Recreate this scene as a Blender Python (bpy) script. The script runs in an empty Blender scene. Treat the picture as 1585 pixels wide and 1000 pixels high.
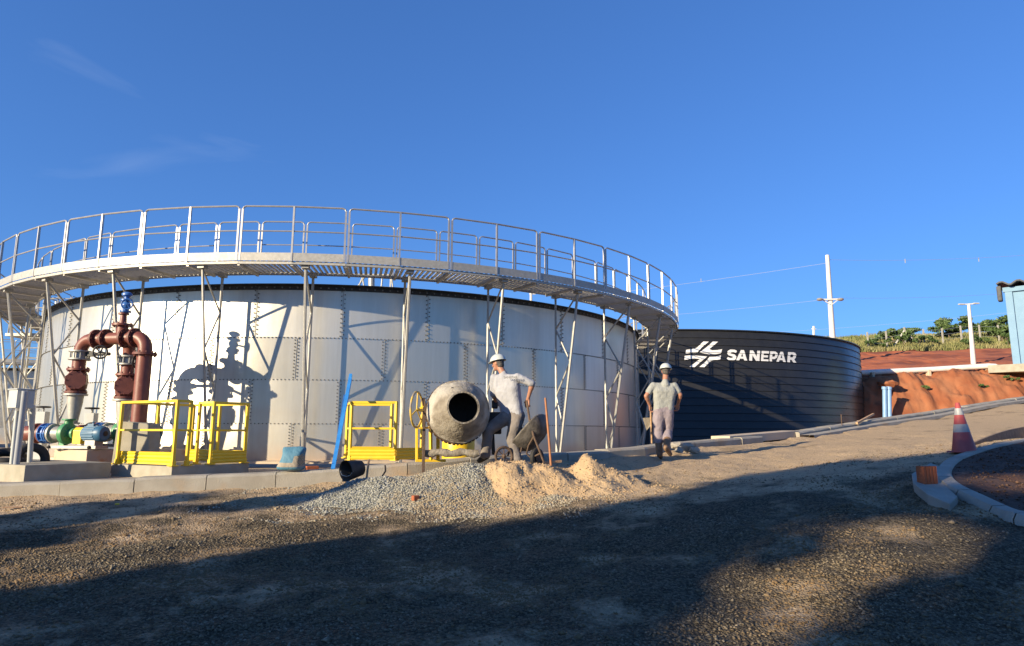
import bpy, bmesh, math, random
import numpy as np
from mathutils import Vector, Matrix
random.seed(7); RNG = np.random.default_rng(7)
PI = math.pi; R = math.radians
SC = bpy.context.scene
COL = SC.collection
# ------------------------------------------------------------ camera
F_PX, PITCH, ROLL, EYE = 1036.9, 0.1617, 0.0031, 1.5
cd = bpy.data.cameras.new('camera'); cam = bpy.data.objects.new('camera', cd); COL.objects.link(cam)
cd.sensor_width = 36; cd.lens = 36 * F_PX / 1585; cd.clip_end = 3000; cd.clip_start = 0.05
cam.matrix_world = Matrix.Translation((0, 0, EYE)) @ Matrix.Rotation(PI/2 + PITCH, 4, 'X') @ Matrix.Rotation(ROLL, 4, 'Z')
SC.camera = cam
# ------------------------------------------------------------ sky, sun, exposure
SUN_AZ, SUN_EL = 52.0, 16.0          # azimuth (clockwise from +Y) the light TRAVELS towards
sx, sy = math.sin(R(SUN_AZ)), math.cos(R(SUN_AZ))
w = bpy.data.worlds.new('World'); SC.world = w; w.use_nodes = True
nt = w.node_tree; nt.nodes.clear()
out = nt.nodes.new('ShaderNodeOutputWorld'); bg = nt.nodes.new('ShaderNodeBackground')
sky = nt.nodes.new('ShaderNodeTexSky'); sky.sky_type = 'NISHITA'; sky.sun_disc = False
sky.sun_elevation = R(SUN_EL); sky.sun_rotation = R(SUN_AZ + 180)
sky.air_density = 1.15; sky.dust_density = 0.3; sky.ozone_density = 3.5; sky.altitude = 600
gm_ = nt.nodes.new('ShaderNodeGamma'); gm_.inputs['Gamma'].default_value = .72
hs = nt.nodes.new('ShaderNodeMixRGB'); hs.blend_type = 'MULTIPLY'; hs.inputs['Fac'].default_value = 1; hs.inputs['Color2'].default_value = (.60, 1.10, 2.0, 1)
tc = nt.nodes.new('ShaderNodeTexCoord'); mp = nt.nodes.new('ShaderNodeMapping')
mp.inputs['Scale'].default_value = (1.2, 1.2, 5.0); mp.inputs['Rotation'].default_value = (0.3, 0.5, 0.2)
nz = nt.nodes.new('ShaderNodeTexNoise'); nz.inputs['Scale'].default_value = 1.6; nz.inputs['Detail'].default_value = 7; nz.inputs['Distortion'].default_value = 1.4
cr = nt.nodes.new('ShaderNodeValToRGB'); cr.color_ramp.elements[0].position = .60; cr.color_ramp.elements[1].position = .85
cr.color_ramp.elements[0].color = (0, 0, 0, 1); cr.color_ramp.elements[1].color = (.13, .13, .13, 1)
mx = nt.nodes.new('ShaderNodeMixRGB'); mx.inputs['Color2'].default_value = (6.5, 7.2, 8.2, 1)
L = nt.links.new
L(tc.outputs['Generated'], mp.inputs['Vector']); L(mp.outputs['Vector'], nz.inputs['Vector']); L(nz.outputs['Fac'], cr.inputs['Fac'])
sxn = nt.nodes.new('ShaderNodeSeparateXYZ'); L(tc.outputs['Generated'], sxn.inputs[0]); mrn = nt.nodes.new('ShaderNodeMapRange'); L(sxn.outputs['X'], mrn.inputs['Value']); mrn.inputs['From Min'].default_value = -.45; mrn.inputs['From Max'].default_value = -.05; mrn.inputs['To Min'].default_value = 1; mrn.inputs['To Max'].default_value = 0
mul_ = nt.nodes.new('ShaderNodeMath'); mul_.operation = 'MULTIPLY'; L(cr.outputs['Color'], mul_.inputs[0]); L(mrn.outputs['Result'], mul_.inputs[1])
L(mul_.outputs[0], mx.inputs['Fac']); L(sky.outputs['Color'], gm_.inputs['Color']); L(gm_.outputs['Color'], hs.inputs['Color1']); L(hs.outputs['Color'], mx.inputs['Color1'])
L(mx.outputs['Color'], bg.inputs['Color']); bg.inputs['Strength'].default_value = 0.075; L(bg.outputs['Background'], out.inputs['Surface'])
sl = bpy.data.lights.new('sun', 'SUN'); sl.energy = 4.9; sl.angle = R(0.5); sl.color = (1.0, .83, .57)
so = bpy.data.objects.new('sun', sl); COL.objects.link(so)
dv = Vector((sx * math.cos(R(SUN_EL)), sy * math.cos(R(SUN_EL)), -math.sin(R(SUN_EL))))
so.rotation_euler = dv.to_track_quat('-Z', 'Y').to_euler()
SC.view_settings.view_transform = 'Standard'; SC.view_settings.look = 'None'; SC.view_settings.exposure = 0.95; SC.view_settings.gamma = 1
SC.render.engine = 'CYCLES'; SC.cycles.max_bounces = 6

# ------------------------------------------------------------ helpers
def P(px, py, d):
    """world point seen at photo pixel px,py at depth d (metres along +Y)"""
    X, Y = px - 792.5, py - 500; c0, s0 = math.cos(ROLL), math.sin(ROLL)
    X, Y = X*c0 + Y*s0, -X*s0 + Y*c0
    c, s = math.cos(PITCH), math.sin(PITCH)
    r = np.array([X/F_PX, c + s*Y/F_PX, s - c*Y/F_PX]); q = r*d/r[1]; q[2] += EYE
    return q
def V(*a): return np.array(a, float)
def nrm(v): v = np.array(v, float); return v/max(np.linalg.norm(v), 1e-9)
def frame(d):
    d = nrm(d); u = np.cross(d, V(0, 0, 1))
    if np.linalg.norm(u) < 1e-3: u = np.cross(d, V(1, 0, 0))
    u = nrm(u); return d, u, np.cross(d, u)
def hnoise(x, y, seed=0):
    """value noise, numpy, about -1..1"""
    x = np.asarray(x, float); y = np.asarray(y, float)
    xi = np.floor(x).astype(np.int64); yi = np.floor(y).astype(np.int64); fx = x-xi; fy = y-yi
    fx = fx*fx*(3-2*fx); fy = fy*fy*(3-2*fy)
    def h(a, b):
        n = (a*374761393 + b*668265263 + seed*69069) & 0xffffffff
        n = ((n ^ (n >> 13))*1274126177) & 0xffffffff
        return ((n ^ (n >> 16)) & 0xffff)/32767.5 - 1
    return (h(xi, yi)*(1-fx)+h(xi+1, yi)*fx)*(1-fy)+(h(xi, yi+1)*(1-fx)+h(xi+1, yi+1)*fx)*fy
def fbm(x, y, seed=0, n=4):
    return sum(hnoise(x*2**k+17*k, y*2**k-9*k, seed+k)/2**k for k in range(n))

class M:
    def __init__(s): s.v = []; s.f = []; s.m = []; s.n = 0
    def add(s, v, f, mi=0):
        s.v.append(np.asarray(v, float).reshape(-1, 3)); s.f += [tuple(i+s.n for i in q) for q in f]; s.m += [mi]*len(f); s.n += len(s.v[-1]); return s
    def box(s, c, size, rot=None, mi=0):
        h = np.array(size)/2
        q = np.array([[x, y, z] for x in (-1, 1) for y in (-1, 1) for z in (-1, 1)])*h
        if rot is not None: q = q @ np.array(rot).T
        return s.add(q+np.array(c), [(0, 1, 3, 2), (4, 6, 7, 5), (0, 4, 5, 1), (2, 3, 7, 6), (0, 2, 6, 4), (1, 5, 7, 3)], mi)
    def bar(s, a, b, w, h=None, mi=0, up=None):
        """rectangular bar from a to b"""
        a, b = np.array(a, float), np.array(b, float); h = h or w
        d, u, v = frame(b-a)
        if up is not None: u = nrm(np.cross(d, up)); v = np.cross(d, u)
        q = [a+u*x*w/2+v*y*h/2 for x, y in ((-1, -1), (1, -1), (1, 1), (-1, 1))]; q += [p+(b-a) for p in q]
        return s.add(q, [(3, 2, 1, 0), (4, 5, 6, 7), (0, 1, 5, 4), (1, 2, 6, 5), (2, 3, 7, 6), (3, 0, 4, 7)], mi)
    def tube(s, pts, r, n=8, mi=0, cap=True):
        pts = [np.array(p, float) for p in pts]; k = len(pts); rr = list(r) if hasattr(r, '__len__') else [r]*k
        d, u, v = frame(pts[1]-pts[0]); V0 = []
        for i, p in enumerate(pts):
            t = nrm((pts[min(i+1, k-1)]-pts[i])) + nrm(pts[i]-pts[max(i-1, 0)]) if 0 < i < k-1 else (pts[1]-pts[0] if i == 0 else pts[-1]-pts[-2])
            t = nrm(t); u = nrm(u - t*np.dot(u, t)); v = np.cross(t, u)
            for j in range(n):
                a = 2*PI*j/n; V0.append(p+(u*math.cos(a)+v*math.sin(a))*rr[i])
        f = [(i*n+j, i*n+(j+1) % n, (i+1)*n+(j+1) % n, (i+1)*n+j) for i in range(k-1) for j in range(n)]
        if cap: f += [tuple(range(n-1, -1, -1)), tuple((k-1)*n+j for j in range(n))]
        return s.add(V0, f, mi)
    def lathe(s, c, axis, prof, n=24, mi=0, a0=0, a1=2*PI):
        """prof = [(radius, along axis)...]"""
        d, u, v = frame(axis); c = np.array(c, float); full = abs(a1-a0-2*PI) < 1e-6; m = n if full else n+1; V0 = []
        for r, t in prof:
            for j in range(m):
                a = a0+(a1-a0)*j/n; V0.append(c+d*t+(u*math.cos(a)+v*math.sin(a))*r)
        f = [(i*m+j, i*m+(j+1) % m, (i+1)*m+(j+1) % m, (i+1)*m+j) for i in range(len(prof)-1) for j in range(n)]
        return s.add(V0, f, mi)
    def torus(s, c, axis, Rr, r, n=24, m=8, mi=0):
        d, u, v = frame(axis); c = np.array(c, float); V0 = []
        for i in range(n):
            a = 2*PI*i/n; e = u*math.cos(a)+v*math.sin(a)
            for j in range(m):
                b = 2*PI*j/m; V0.append(c+e*(Rr+r*math.cos(b))+d*r*math.sin(b))
        f = [(i*m+j, i*m+(j+1) % m, ((i+1) % n)*m+(j+1) % m, ((i+1) % n)*m+j) for i in range(n) for j in range(m)]
        return s.add(V0, f, mi)
    def sph(s, c, r, n=12, mi=0):
        r = np.array(r if hasattr(r, '__len__') else (r,)*3, float)
        V0 = [(0, 0, 1)]; 
        for i in range(1, n//2+1-0):
            if i == n//2: break
            t = PI*i/(n//2)
            for j in range(n): V0.append((math.sin(t)*math.cos(2*PI*j/n), math.sin(t)*math.sin(2*PI*j/n), math.cos(t)))
        V0.append((0, 0, -1)); k = n//2-1; f = [(0, 1+j, 1+(j+1) % n) for j in range(n)]
        for i in range(k-1): f += [(1+i*n+j, 1+(i+1)*n+j, 1+(i+1)*n+(j+1) % n, 1+i*n+(j+1) % n) for j in range(n)]
        f += [(1+(k-1)*n+j, 1+k*n, 1+(k-1)*n+(j+1) % n) for j in range(n)]
        return s.add(np.array(V0)*r+np.array(c), f, mi)
    def prism(s, poly, off, mi=0):
        """poly: list of 3D points (planar), off: extrusion vector"""
        p = np.array(poly, float); n = len(p); q = np.vstack([p, p+np.array(off)])
        return s.add(q, [tuple(range(n-1, -1, -1)), tuple(range(n, 2*n))]+[(i, (i+1) % n, n+(i+1) % n, n+i) for i in range(n)], mi)
    def build(s, name, mats, parent=None, smooth=False, org=None, bevel=0, fix=True):
        v = np.vstack(s.v)
        if org is None: org = ORG.get(parent.name, V(0, 0, 0)) if parent is not None else V(0, 0, 0)
        v = v-np.array(org)
        me = bpy.data.meshes.new(name); me.from_pydata(v.tolist(), [], s.f)
        if not isinstance(mats, (list, tuple)): mats = [mats]
        for m_ in mats: me.materials.append(m_)
        if len(mats) > 1: me.polygons.foreach_set('material_index', s.m)
        me.update()
        if fix:
            bm = bmesh.new(); bm.from_mesh(me); bmesh.ops.recalc_face_normals(bm, faces=bm.faces); bm.to_mesh(me); bm.free()
        if smooth:
            me.polygons.foreach_set('use_smooth', [True]*len(me.polygons))
            try: me.set_sharp_from_angle(angle=R(40))
            except Exception: pass
        o = bpy.data.objects.new(name, me); COL.objects.link(o)
        if parent is not None: o.parent = parent; ORG[o.name] = np.array(org)
        else: o.location = Vector(org); ORG[o.name] = np.array(org)
        if bevel:
            b = o.modifiers.new('b', 'BEVEL'); b.width = bevel; b.segments = 2; b.limit_method = 'ANGLE'
        return o
ORG = {}
def thing(name, label, cat, loc, group=None):
    o = bpy.data.objects.new(name, None); COL.objects.link(o); o.location = Vector(loc); ORG[o.name] = np.array(loc, float)
    o.empty_display_size = .2
    return tag(o, label, cat, group)
def tag(o, label, cat, group=None):
    o['label'] = label; o['category'] = cat
    if group: o['group'] = group
    return o
def struct(o): o['kind'] = 'structure'; return o
def stuff(o, label=None, cat=None):
    o['kind'] = 'stuff'
    if label: o['label'] = label; o['category'] = cat
    return o
def dup(o, parent=None, loc=None):
    c = o.copy(); COL.objects.link(c)
    if parent is not None: c.parent = parent
    if loc is not None: c.location = Vector(loc)
    for ch in list(o.children): dup(ch, c)
    return c

def mat(name, col, col2=None, scale=8.0, rough=.6, metal=0.0, bump=0.0, bscale=40.0, col3=None, s3=1.5, spec=.5, rvar=0.0, t3=.55, detail=6, coat=0):
    m = bpy.data.materials.new(name); m.use_nodes = True; t = m.node_tree; n = t.nodes; l = t.links.new
    b = n['Principled BSDF']; b.inputs['Roughness'].default_value = rough; b.inputs['Metallic'].default_value = metal
    b.inputs['Specular IOR Level'].default_value = spec
    if coat: b.inputs['Coat Weight'].default_value = coat; b.inputs['Coat Roughness'].default_value = .15
    b.inputs['Base Color'].default_value = (*col, 1)
    tc = n.new('ShaderNodeTexCoord'); src = tc.outputs['Object']
    def noise(sc, d=detail):
        q = n.new('ShaderNodeTexNoise'); q.inputs['Scale'].default_value = sc; q.inputs['Detail'].default_value = d; l(src, q.inputs['Vector']); return q.outputs['Fac']
    if col2 is not None:
        r = n.new('ShaderNodeValToRGB'); r.color_ramp.elements[0].position = .35; r.color_ramp.elements[1].position = .68
        r.color_ramp.elements[0].color = (*col, 1); r.color_ramp.elements[1].color = (*col2, 1); l(noise(scale), r.inputs['Fac']); last = r.outputs['Color']
        if col3 is not None:
            r3 = n.new('ShaderNodeValToRGB'); r3.color_ramp.elements[0].position = t3; r3.color_ramp.elements[1].position = t3+.12; l(noise(s3), r3.inputs['Fac'])
            x = n.new('ShaderNodeMixRGB'); l(r3.outputs['Color'], x.inputs['Fac']); l(last, x.inputs['Color1']); x.inputs['Color2'].default_value = (*col3, 1); last = x.outputs['Color']
        l(last, b.inputs['Base Color'])
    if rvar:
        mr = n.new('ShaderNodeMapRange'); l(noise(scale*.7), mr.inputs['Value']); mr.inputs['To Min'].default_value = rough-rvar; mr.inputs['To Max'].default_value = rough+rvar; l(mr.outputs['Result'], b.inputs['Roughness'])
    if bump:
        bp = n.new('ShaderNodeBump'); bp.inputs['Strength'].default_value = bump; bp.inputs['Distance'].default_value = .02; l(noise(bscale), bp.inputs['Height']); l(bp.outputs['Normal'], b.inputs['Normal'])
    return m
# ------------------------------------------------------------ materials
def gravel_mat(name, stones, dust, dust_amt, vs=55.0, lump=1.1, bstr=1.0, far=False):
    m = bpy.data.materials.new(name); m.use_nodes = True; t = m.node_tree; n = t.nodes; l = t.links.new; b = n['Principled BSDF']
    b.inputs['Roughness'].default_value = .95; b.inputs['Specular IOR Level'].default_value = .2
    tc = n.new('ShaderNodeTexCoord'); src = tc.outputs['Object']
    v = n.new('ShaderNodeTexVoronoi'); v.inputs['Scale'].default_value = vs; l(src, v.inputs['Vector'])
    r = n.new('ShaderNodeValToRGB'); r.color_ramp.elements[0].color = (*stones[0], 1); r.color_ramp.elements[1].color = (*stones[1], 1)
    e = r.color_ramp.elements.new(.55); e.color = (*stones[2], 1)
    sp = n.new('ShaderNodeSeparateColor'); l(v.outputs['Color'], sp.inputs['Color']); l(sp.outputs[0], r.inputs['Fac'])
    a = n.new('ShaderNodeTexNoise'); a.inputs['Scale'].default_value = lump; a.inputs['Detail'].default_value = 9; a.inputs['Roughness'].default_value = .65; l(src, a.inputs['Vector'])
    ar = n.new('ShaderNodeValToRGB'); ar.color_ramp.elements[0].position = .60-dust_amt*.3; ar.color_ramp.elements[1].position = .78-dust_amt*.3; 
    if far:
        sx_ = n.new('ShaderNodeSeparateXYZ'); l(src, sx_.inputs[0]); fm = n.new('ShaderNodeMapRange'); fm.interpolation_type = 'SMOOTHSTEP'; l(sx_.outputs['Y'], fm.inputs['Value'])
        fm.inputs['From Min'].default_value = 6.5; fm.inputs['From Max'].default_value = 11.5; fm.inputs['To Min'].default_value = -.06; fm.inputs['To Max'].default_value = .22  # dust thins near the camera, also deepening the shade on the foreground
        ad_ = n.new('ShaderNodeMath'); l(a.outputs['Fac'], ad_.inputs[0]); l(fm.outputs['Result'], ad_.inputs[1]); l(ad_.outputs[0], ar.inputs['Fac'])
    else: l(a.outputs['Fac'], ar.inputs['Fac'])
    x = n.new('ShaderNodeMixRGB'); l(ar.outputs['Color'], x.inputs['Fac']); l(r.outputs['Color'], x.inputs['Color1']); x.inputs['Color2'].default_value = (*dust, 1)
    x2 = n.new('ShaderNodeMixRGB'); x2.blend_type = 'MULTIPLY'; x2.inputs['Fac'].default_value = .55
    fn = n.new('ShaderNodeTexNoise'); fn.inputs['Scale'].default_value = 30; fn.inputs['Detail'].default_value = 8; l(src, fn.inputs['Vector'])
    fr = n.new('ShaderNodeValToRGB'); fr.color_ramp.elements[0].position = .3; fr.color_ramp.elements[1].position = .7; fr.color_ramp.elements[0].color = (.35, .35, .35, 1); l(fn.outputs['Fac'], fr.inputs['Fac'])
    l(x.outputs['Color'], x2.inputs['Color1']); l(fr.outputs['Color'], x2.inputs['Color2']); l(x2.outputs['Color'], b.inputs['Base Color'])
    bp = n.new('ShaderNodeBump'); bp.inputs['Strength'].default_value = bstr; bp.inputs['Distance'].default_value = .02; bp.invert = True; l(v.outputs['Distance'], bp.inputs['Height'])
    bp2 = n.new('ShaderNodeBump'); bp2.inputs['Strength'].default_value = .8; bp2.inputs['Distance'].default_value = .03; l(fn.outputs['Fac'], bp2.inputs['Height']); l(bp.outputs['Normal'], bp2.inputs['Normal'])
    l(bp2.outputs['Normal'], b.inputs['Normal']); return m
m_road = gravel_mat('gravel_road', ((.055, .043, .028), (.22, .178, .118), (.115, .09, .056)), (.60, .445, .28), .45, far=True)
m_gpile = gravel_mat('crushed_stone', ((.16, .165, .155), (.5, .5, .46), (.32, .33, .30)), (.36, .35, .31), .1, vs=42)
m_pad = mat('dusty_pad', (.33, .26, .18), (.40, .33, .25), 2.5, .9, 0, .3, 60, (.45, .27, .15), 1.1, t3=.56)
m_dirt = mat('red_dirt', (.30, .13, .06), (.40, .19, .10), 1.2, .95, 0, .8, 6)
m_conc = mat('concrete', (.29, .27, .21), (.36, .335, .27), 5, .85, 0, .25, 90, (.30, .26, .2), 2.2, t3=.6)
m_kerb = mat('kerb_concrete', (.28, .255, .21), (.36, .335, .285), 3, .9, 0, .45, 60, (.36, .27, .18), 1.3, t3=.6)
m_conc_o = mat('stained_concrete', (.52, .42, .31), (.46, .38, .28), 4, .85, 0, .25, 80, (.5, .27, .13), 3, t3=.6)
m_galv = mat('galvanised_steel', (.33, .325, .30), (.40, .395, .37), 14, .55, .4, .1, 60, rvar=.1)
m_rail = mat('bright_galvanised_rail', (.36, .36, .36), (.44, .44, .44), 9, .48, .6, 0)
m_deck = mat('galvanised_deck', (.52, .50, .45), (.60, .57, .52), 12, .45, .55, .1, 50)
m_dark = mat('dark_rim_steel', (.035, .034, .033), (.06, .055, .05), 6, .5, .5)
m_bolt = mat('shaded_bolt_steel', (.13, .12, .105), (.20, .185, .16), 20, .5, .5)  # dark grey takes in the small shadow around each bolt
m_red = mat('oxide_red_paint', (.15, .042, .030), (.20, .065, .046), 5, .46, 0, .10, 50, (.21, .105, .075), 4, t3=.62, rvar=.1)
m_reddk = mat('dark_oxide_casting', (.11, .030, .024), (.15, .042, .032), 12, .6, 0, .3, 60)
m_blue_bar = mat('bright_blue_bar', (.03, .20, .55), (.04, .25, .62), 10, .45)
m_blue = mat('blue_paint', (.03, .12, .38), (.04, .15, .44), 10, .4)
m_motor = mat('motor_blue', (.03, .11, .20), (.045, .14, .25), 6, .45, 0, .05, 40, (.14, .17, .19), 5, t3=.64)
m_green = mat('pump_green', (.05, .22, .09), (.08, .28, .13), 6, .45, 0, .1, 40, (.16, .22, .13), 5, t3=.62)
m_yel = mat('safety_yellow', (.72, .47, .02), (.76, .52, .03), 6, .4, 0, .05, 60, (.62, .44, .05), 4, t3=.66)
m_ygr = mat('worn_yellow', (.55, .36, .05), (.66, .46, .08), 10, .6, 0, .2, 60, (.28, .23, .17), 6, t3=.5)
m_black = mat('black_paint', (.012, .012, .013), (.02, .02, .02), 8, .5)
m_rubber = mat('rubber', (.015, .015, .016), (.03, .028, .026), 9, .75)
m_grey = mat('grey_enamel', (.40, .42, .42), (.46, .48, .47), 5, .45)
m_grey2 = mat('rim_bolt_steel', (.14, .14, .13), (.2, .2, .19), 9, .5, .5)
m_pvc = mat('grey_pvc', (.30, .32, .35), (.34, .36, .39), 6, .4)
m_wood = mat('raw_wood', (.40, .24, .13), (.52, .34, .20), 18, .8, 0, .3, 60)
m_kerbsh = mat('shaded_kerb', (.17, .12, .08), (.25, .18, .12), 10, .85, 0, .3, 50)  # brown of the second kerb, its shade put into the colour
m_wred = mat('orange_wood', (.30, .12, .05), (.36, .16, .07), 14, .7)
m_clay = mat('clay_brick', (.31, .082, .030), (.36, .105, .042), 45, .85, 0, .3, 60)
m_cem = mat('caked_cement', (.17, .145, .11), (.28, .25, .20), 7, .92, 0, 1.0, 26, (.40, .375, .32), 1.7, t3=.47)
m_cemin = mat('drum_inside', (.06, .055, .05), (.09, .08, .07), 9, .95)
m_rust = mat('rusty_iron', (.075, .05, .036), (.14, .09, .06), 14, .8, .2, .4, 50)
m_tub = mat('barrow_tub', (.075, .066, .056), (.16, .145, .125), 9, .6, .4, .5, 30)
m_sand = mat('sand', (.38, .265, .15), (.46, .33, .19), 2.0, .95, 0, .9, 30, (.34, .23, .125), 3.5, t3=.58, detail=10)
m_soil = mat('red_soil', (.05, .024, .014), (.095, .042, .024), 9, .95, 0, 1.0, 22, (.20, .10, .06), 7, t3=.62, detail=10)
m_soil2 = mat('soil_clods', (.05, .024, .014), (.15, .085, .055), 40, .95)
m_white = mat('white_paint', (.80, .80, .78), (.74, .74, .72), 6, .5)
m_whitep = mat('white_pipe', (.62, .60, .56), (.70, .68, .64), 3, .5)
m_pole = mat('pale_concrete_pole', (.56, .55, .52), (.64, .63, .6), 6, .8)
m_fpost = mat('weathered_fence_post', (.30, .29, .25), (.38, .36, .32), 6, .85)
m_wire = mat('wire', (.30, .33, .37), None, rough=.5)
m_skin = mat('skin', (.33, .155, .095), (.38, .185, .12), 20, .55)
m_hair = mat('hair', (.03, .026, .024), (.12, .11, .10), 60, .8)
m_shirt1 = mat('pale_lilac_shirt', (.29, .295, .32), (.36, .365, .39), 5, .9, 0, .9, 14)
m_shirt2 = mat('heather_grey_shirt', (.25, .26, .245), (.31, .32, .30), 9, .9, 0, .9, 14)
m_tr1 = mat('grey_work_trousers', (.155, .135, .12), (.22, .195, .18), 6, .9, 0, .7, 14)
m_tr2 = mat('faded_lilac_trousers', (.20, .165, .185), (.27, .23, .25), 7, .9, 0, .7, 14)
m_boot = mat('muddy_boot', (.15, .085, .045), (.22, .135, .08), 9, .7, 0, .4, 30)
m_hat = mat('grey_hard_hat', (.42, .455, .44), (.46, .49, .475), 4, .35)
m_grass = mat('hill_grass', (.10, .13, .03), (.24, .22, .09), 3, .95, 0, .5, 10)
m_leaf = mat('leaf', (.05, .095, .025), (.10, .15, .045), 1.5, .6)
m_bark = mat('bark', (.10, .075, .055), (.16, .12, .09), 12, .9, 0, .8, 30)
m_hill = mat('red_earth', (.33, .085, .03), (.40, .12, .045), .8, .95, 0, 1.0, 3.5, (.20, .052, .022), .35, t3=.5, detail=10)
m_bank = mat('cut_bank', (.25, .078, .030), (.33, .135, .062), .9, .95, 0, 1.0, 7, (.26, .085, .035), .8, t3=.56, detail=10)
m_lblue = mat('light_blue_wall', (.15, .27, .40), (.17, .30, .43), 3, .7)
m_dblue = mat('deep_blue_paint', (.02, .10, .45), (.03, .13, .5), 4, .5)
m_roof = mat('dark_fibre_roof', (.06, .065, .07), (.10, .105, .11), 5, .8)
m_cone = mat('faded_red_cone', (.33, .055, .055), (.38, .08, .075), 6, .5)
m_bagp = mat('cement_bag_paper', (.26, .22, .165), (.32, .28, .22), 7, .8, 0, .5, 25)
m_bagb = mat('cement_bag_blue', (.05, .16, .24), (.08, .20, .28), 8, .7, 0, .5, 25, (.36, .33, .27), 5, t3=.6)
m_soot = mat('scuffed_black_plastic', (.02, .02, .02), (.05, .045, .04), 9, .6)

def steel_shell():
    m = bpy.data.materials.new('stainless_panels'); m.use_nodes = True; t = m.node_tree; n = t.nodes; l = t.links.new; b = n['Principled BSDF']
    b.inputs['Metallic'].default_value = .76
    at = n.new('ShaderNodeAttribute'); at.attribute_name = 'tint'
    mr = n.new('ShaderNodeMapRange'); l(at.outputs['Fac'], mr.inputs['Value']); mr.inputs['To Min'].default_value = .27; mr.inputs['To Max'].default_value = .39
    tc = n.new('ShaderNodeTexCoord')
    no = n.new('ShaderNodeTexNoise'); no.inputs['Scale'].default_value = .9; no.inputs['Detail'].default_value = 5; l(tc.outputs['Object'], no.inputs['Vector'])
    ad = n.new('ShaderNodeMath'); ad.operation = 'MULTIPLY_ADD'; l(no.outputs['Fac'], ad.inputs[0]); ad.inputs[1].default_value = .10; l(mr.outputs['Result'], ad.inputs[2]); l(ad.outputs[0], b.inputs['Roughness'])
    r = n.new('ShaderNodeValToRGB'); r.color_ramp.elements[0].color = (.52, .50, .44, 1); r.color_ramp.elements[1].color = (.66, .645, .59, 1)
    mps = n.new('ShaderNodeMapping'); mps.inputs['Scale'].default_value = (3.2, 3.2, .22); l(tc.outputs['Object'], mps.inputs['Vector'])
    ns_ = n.new('ShaderNodeTexNoise'); ns_.inputs['Scale'].default_value = 2.0; ns_.inputs['Detail'].default_value = 8; ns_.inputs['Roughness'].default_value = .7; l(mps.outputs['Vector'], ns_.inputs['Vector'])
    mu = n.new('ShaderNodeMath'); mu.operation = 'MULTIPLY_ADD'; l(ns_.outputs['Fac'], mu.inputs[0]); mu.inputs[1].default_value = 1.5; mu.inputs[2].default_value = -.62
    av = n.new('ShaderNodeMath'); av.operation = 'MULTIPLY_ADD'; l(at.outputs['Fac'], av.inputs[0]); av.inputs[1].default_value = .55; l(mu.outputs[0], av.inputs[2]); av.use_clamp = True; l(av.outputs[0], r.inputs['Fac'])
    # dusty splash staining near the foot
    sp = n.new('ShaderNodeSeparateXYZ'); l(tc.outputs['Object'], sp.inputs[0])
    n2 = n.new('ShaderNodeTexNoise'); n2.inputs['Scale'].default_value = 2.2; n2.inputs['Detail'].default_value = 7; l(tc.outputs['Object'], n2.inputs['Vector'])
    h = n.new('ShaderNodeMath'); h.operation = 'MULTIPLY_ADD'; l(n2.outputs['Fac'], h.inputs[0]); h.inputs[1].default_value = .7; l(sp.outputs['Z'], h.inputs[2])
    hr = n.new('ShaderNodeMapRange'); l(h.outputs[0], hr.inputs['Value']); hr.inputs['From Min'].default_value = .35; hr.inputs['From Max'].default_value = .85; hr.inputs['To Min'].default_value = .75; hr.inputs['To Max'].default_value = 0
    x = n.new('ShaderNodeMixRGB'); l(hr.outputs['Result'], x.inputs['Fac']); l(r.outputs['Color'], x.inputs['Color1']); x.inputs['Color2'].default_value = (.50, .34, .22, 1)
    l(x.outputs['Color'], b.inputs['Base Color'])
    me = n.new('ShaderNodeMath'); me.operation = 'MULTIPLY_ADD'; l(hr.outputs['Result'], me.inputs[0]); me.inputs[1].default_value = -.6; me.inputs[2].default_value = .76; l(me.outputs[0], b.inputs['Metallic'])
    bp = n.new('ShaderNodeBump'); bp.inputs['Strength'].default_value = .25; bp.inputs['Distance'].default_value = .03; l(no.outputs['Fac'], bp.inputs['Height']); l(bp.outputs['Normal'], b.inputs['Normal'])
    return m
m_shell = steel_shell()
m_black_tank = mat('glossy_black_panels', (.020, .020, .020), (.026, .026, .025), 3, .30, .0, spec=.42, bump=.12, bscale=2.5, rvar=.07); _z = 0

# ------------------------------------------------------------ terrain
KPX = [(-400, 757, 9.2), (-60, 750, 9.8), (0, 748, 9.9), (160, 743, 10.1), (400, 734, 10.5), (515, 727, 10.7), (646, 716, 11.0), (740, 708, 11.5), (900, 700, 12.7), (1000, 693, 13.7), (1053, 686, 14.8), (1120, 680, 16), (1200, 674, 17.5), (1240, 668, 18.7), (1350, 651, 22), (1450, 637, 25), (1585, 615, 30), (1800, 580, 38)]
K = np.array([P(*a) for a in KPX])                      # kerb top front edge
KH = np.interp(K[:, 0], [-8, -3, 0, 3, 40], [.21, .19, .16, .14, .14])
def ky(x): return np.interp(x, K[:, 0], K[:, 1])
def kz(x): return np.interp(x, K[:, 0], K[:, 2])
def kh(x): return np.interp(x, K[:, 0], KH)
ctrl = [P(*a) for a in ((0, 1000, 4.4), (792, 1000, 4.4), (1585, 1000, 4.4), (792, 900, 5.9), (0, 885, 6.1), (0, 800, 8.6), (792, 785, 9), (400, 790, 8.7), (1000, 745, 10.8), (1495, 699, 10.3), (1420, 752, 7.8),
      (1585, 812, 6.4), (1585, 880, 5.3), (1300, 880, 5.6), (1400, 700, 12.5), (1200, 720, 12.5), (1585, 655, 20), (1030, 709, 13), (1585, 684, 11.5), (1585, 630, 26), (1800, 650, 20), (560, 765, 9.6))]
ctrl += [P(748, 717, 10.8), P(800, 722, 10.7), V(0, 0, 0), V(-6, 0, -.1), V(6, 0, .2), V(-12, 5, .1)]
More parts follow.
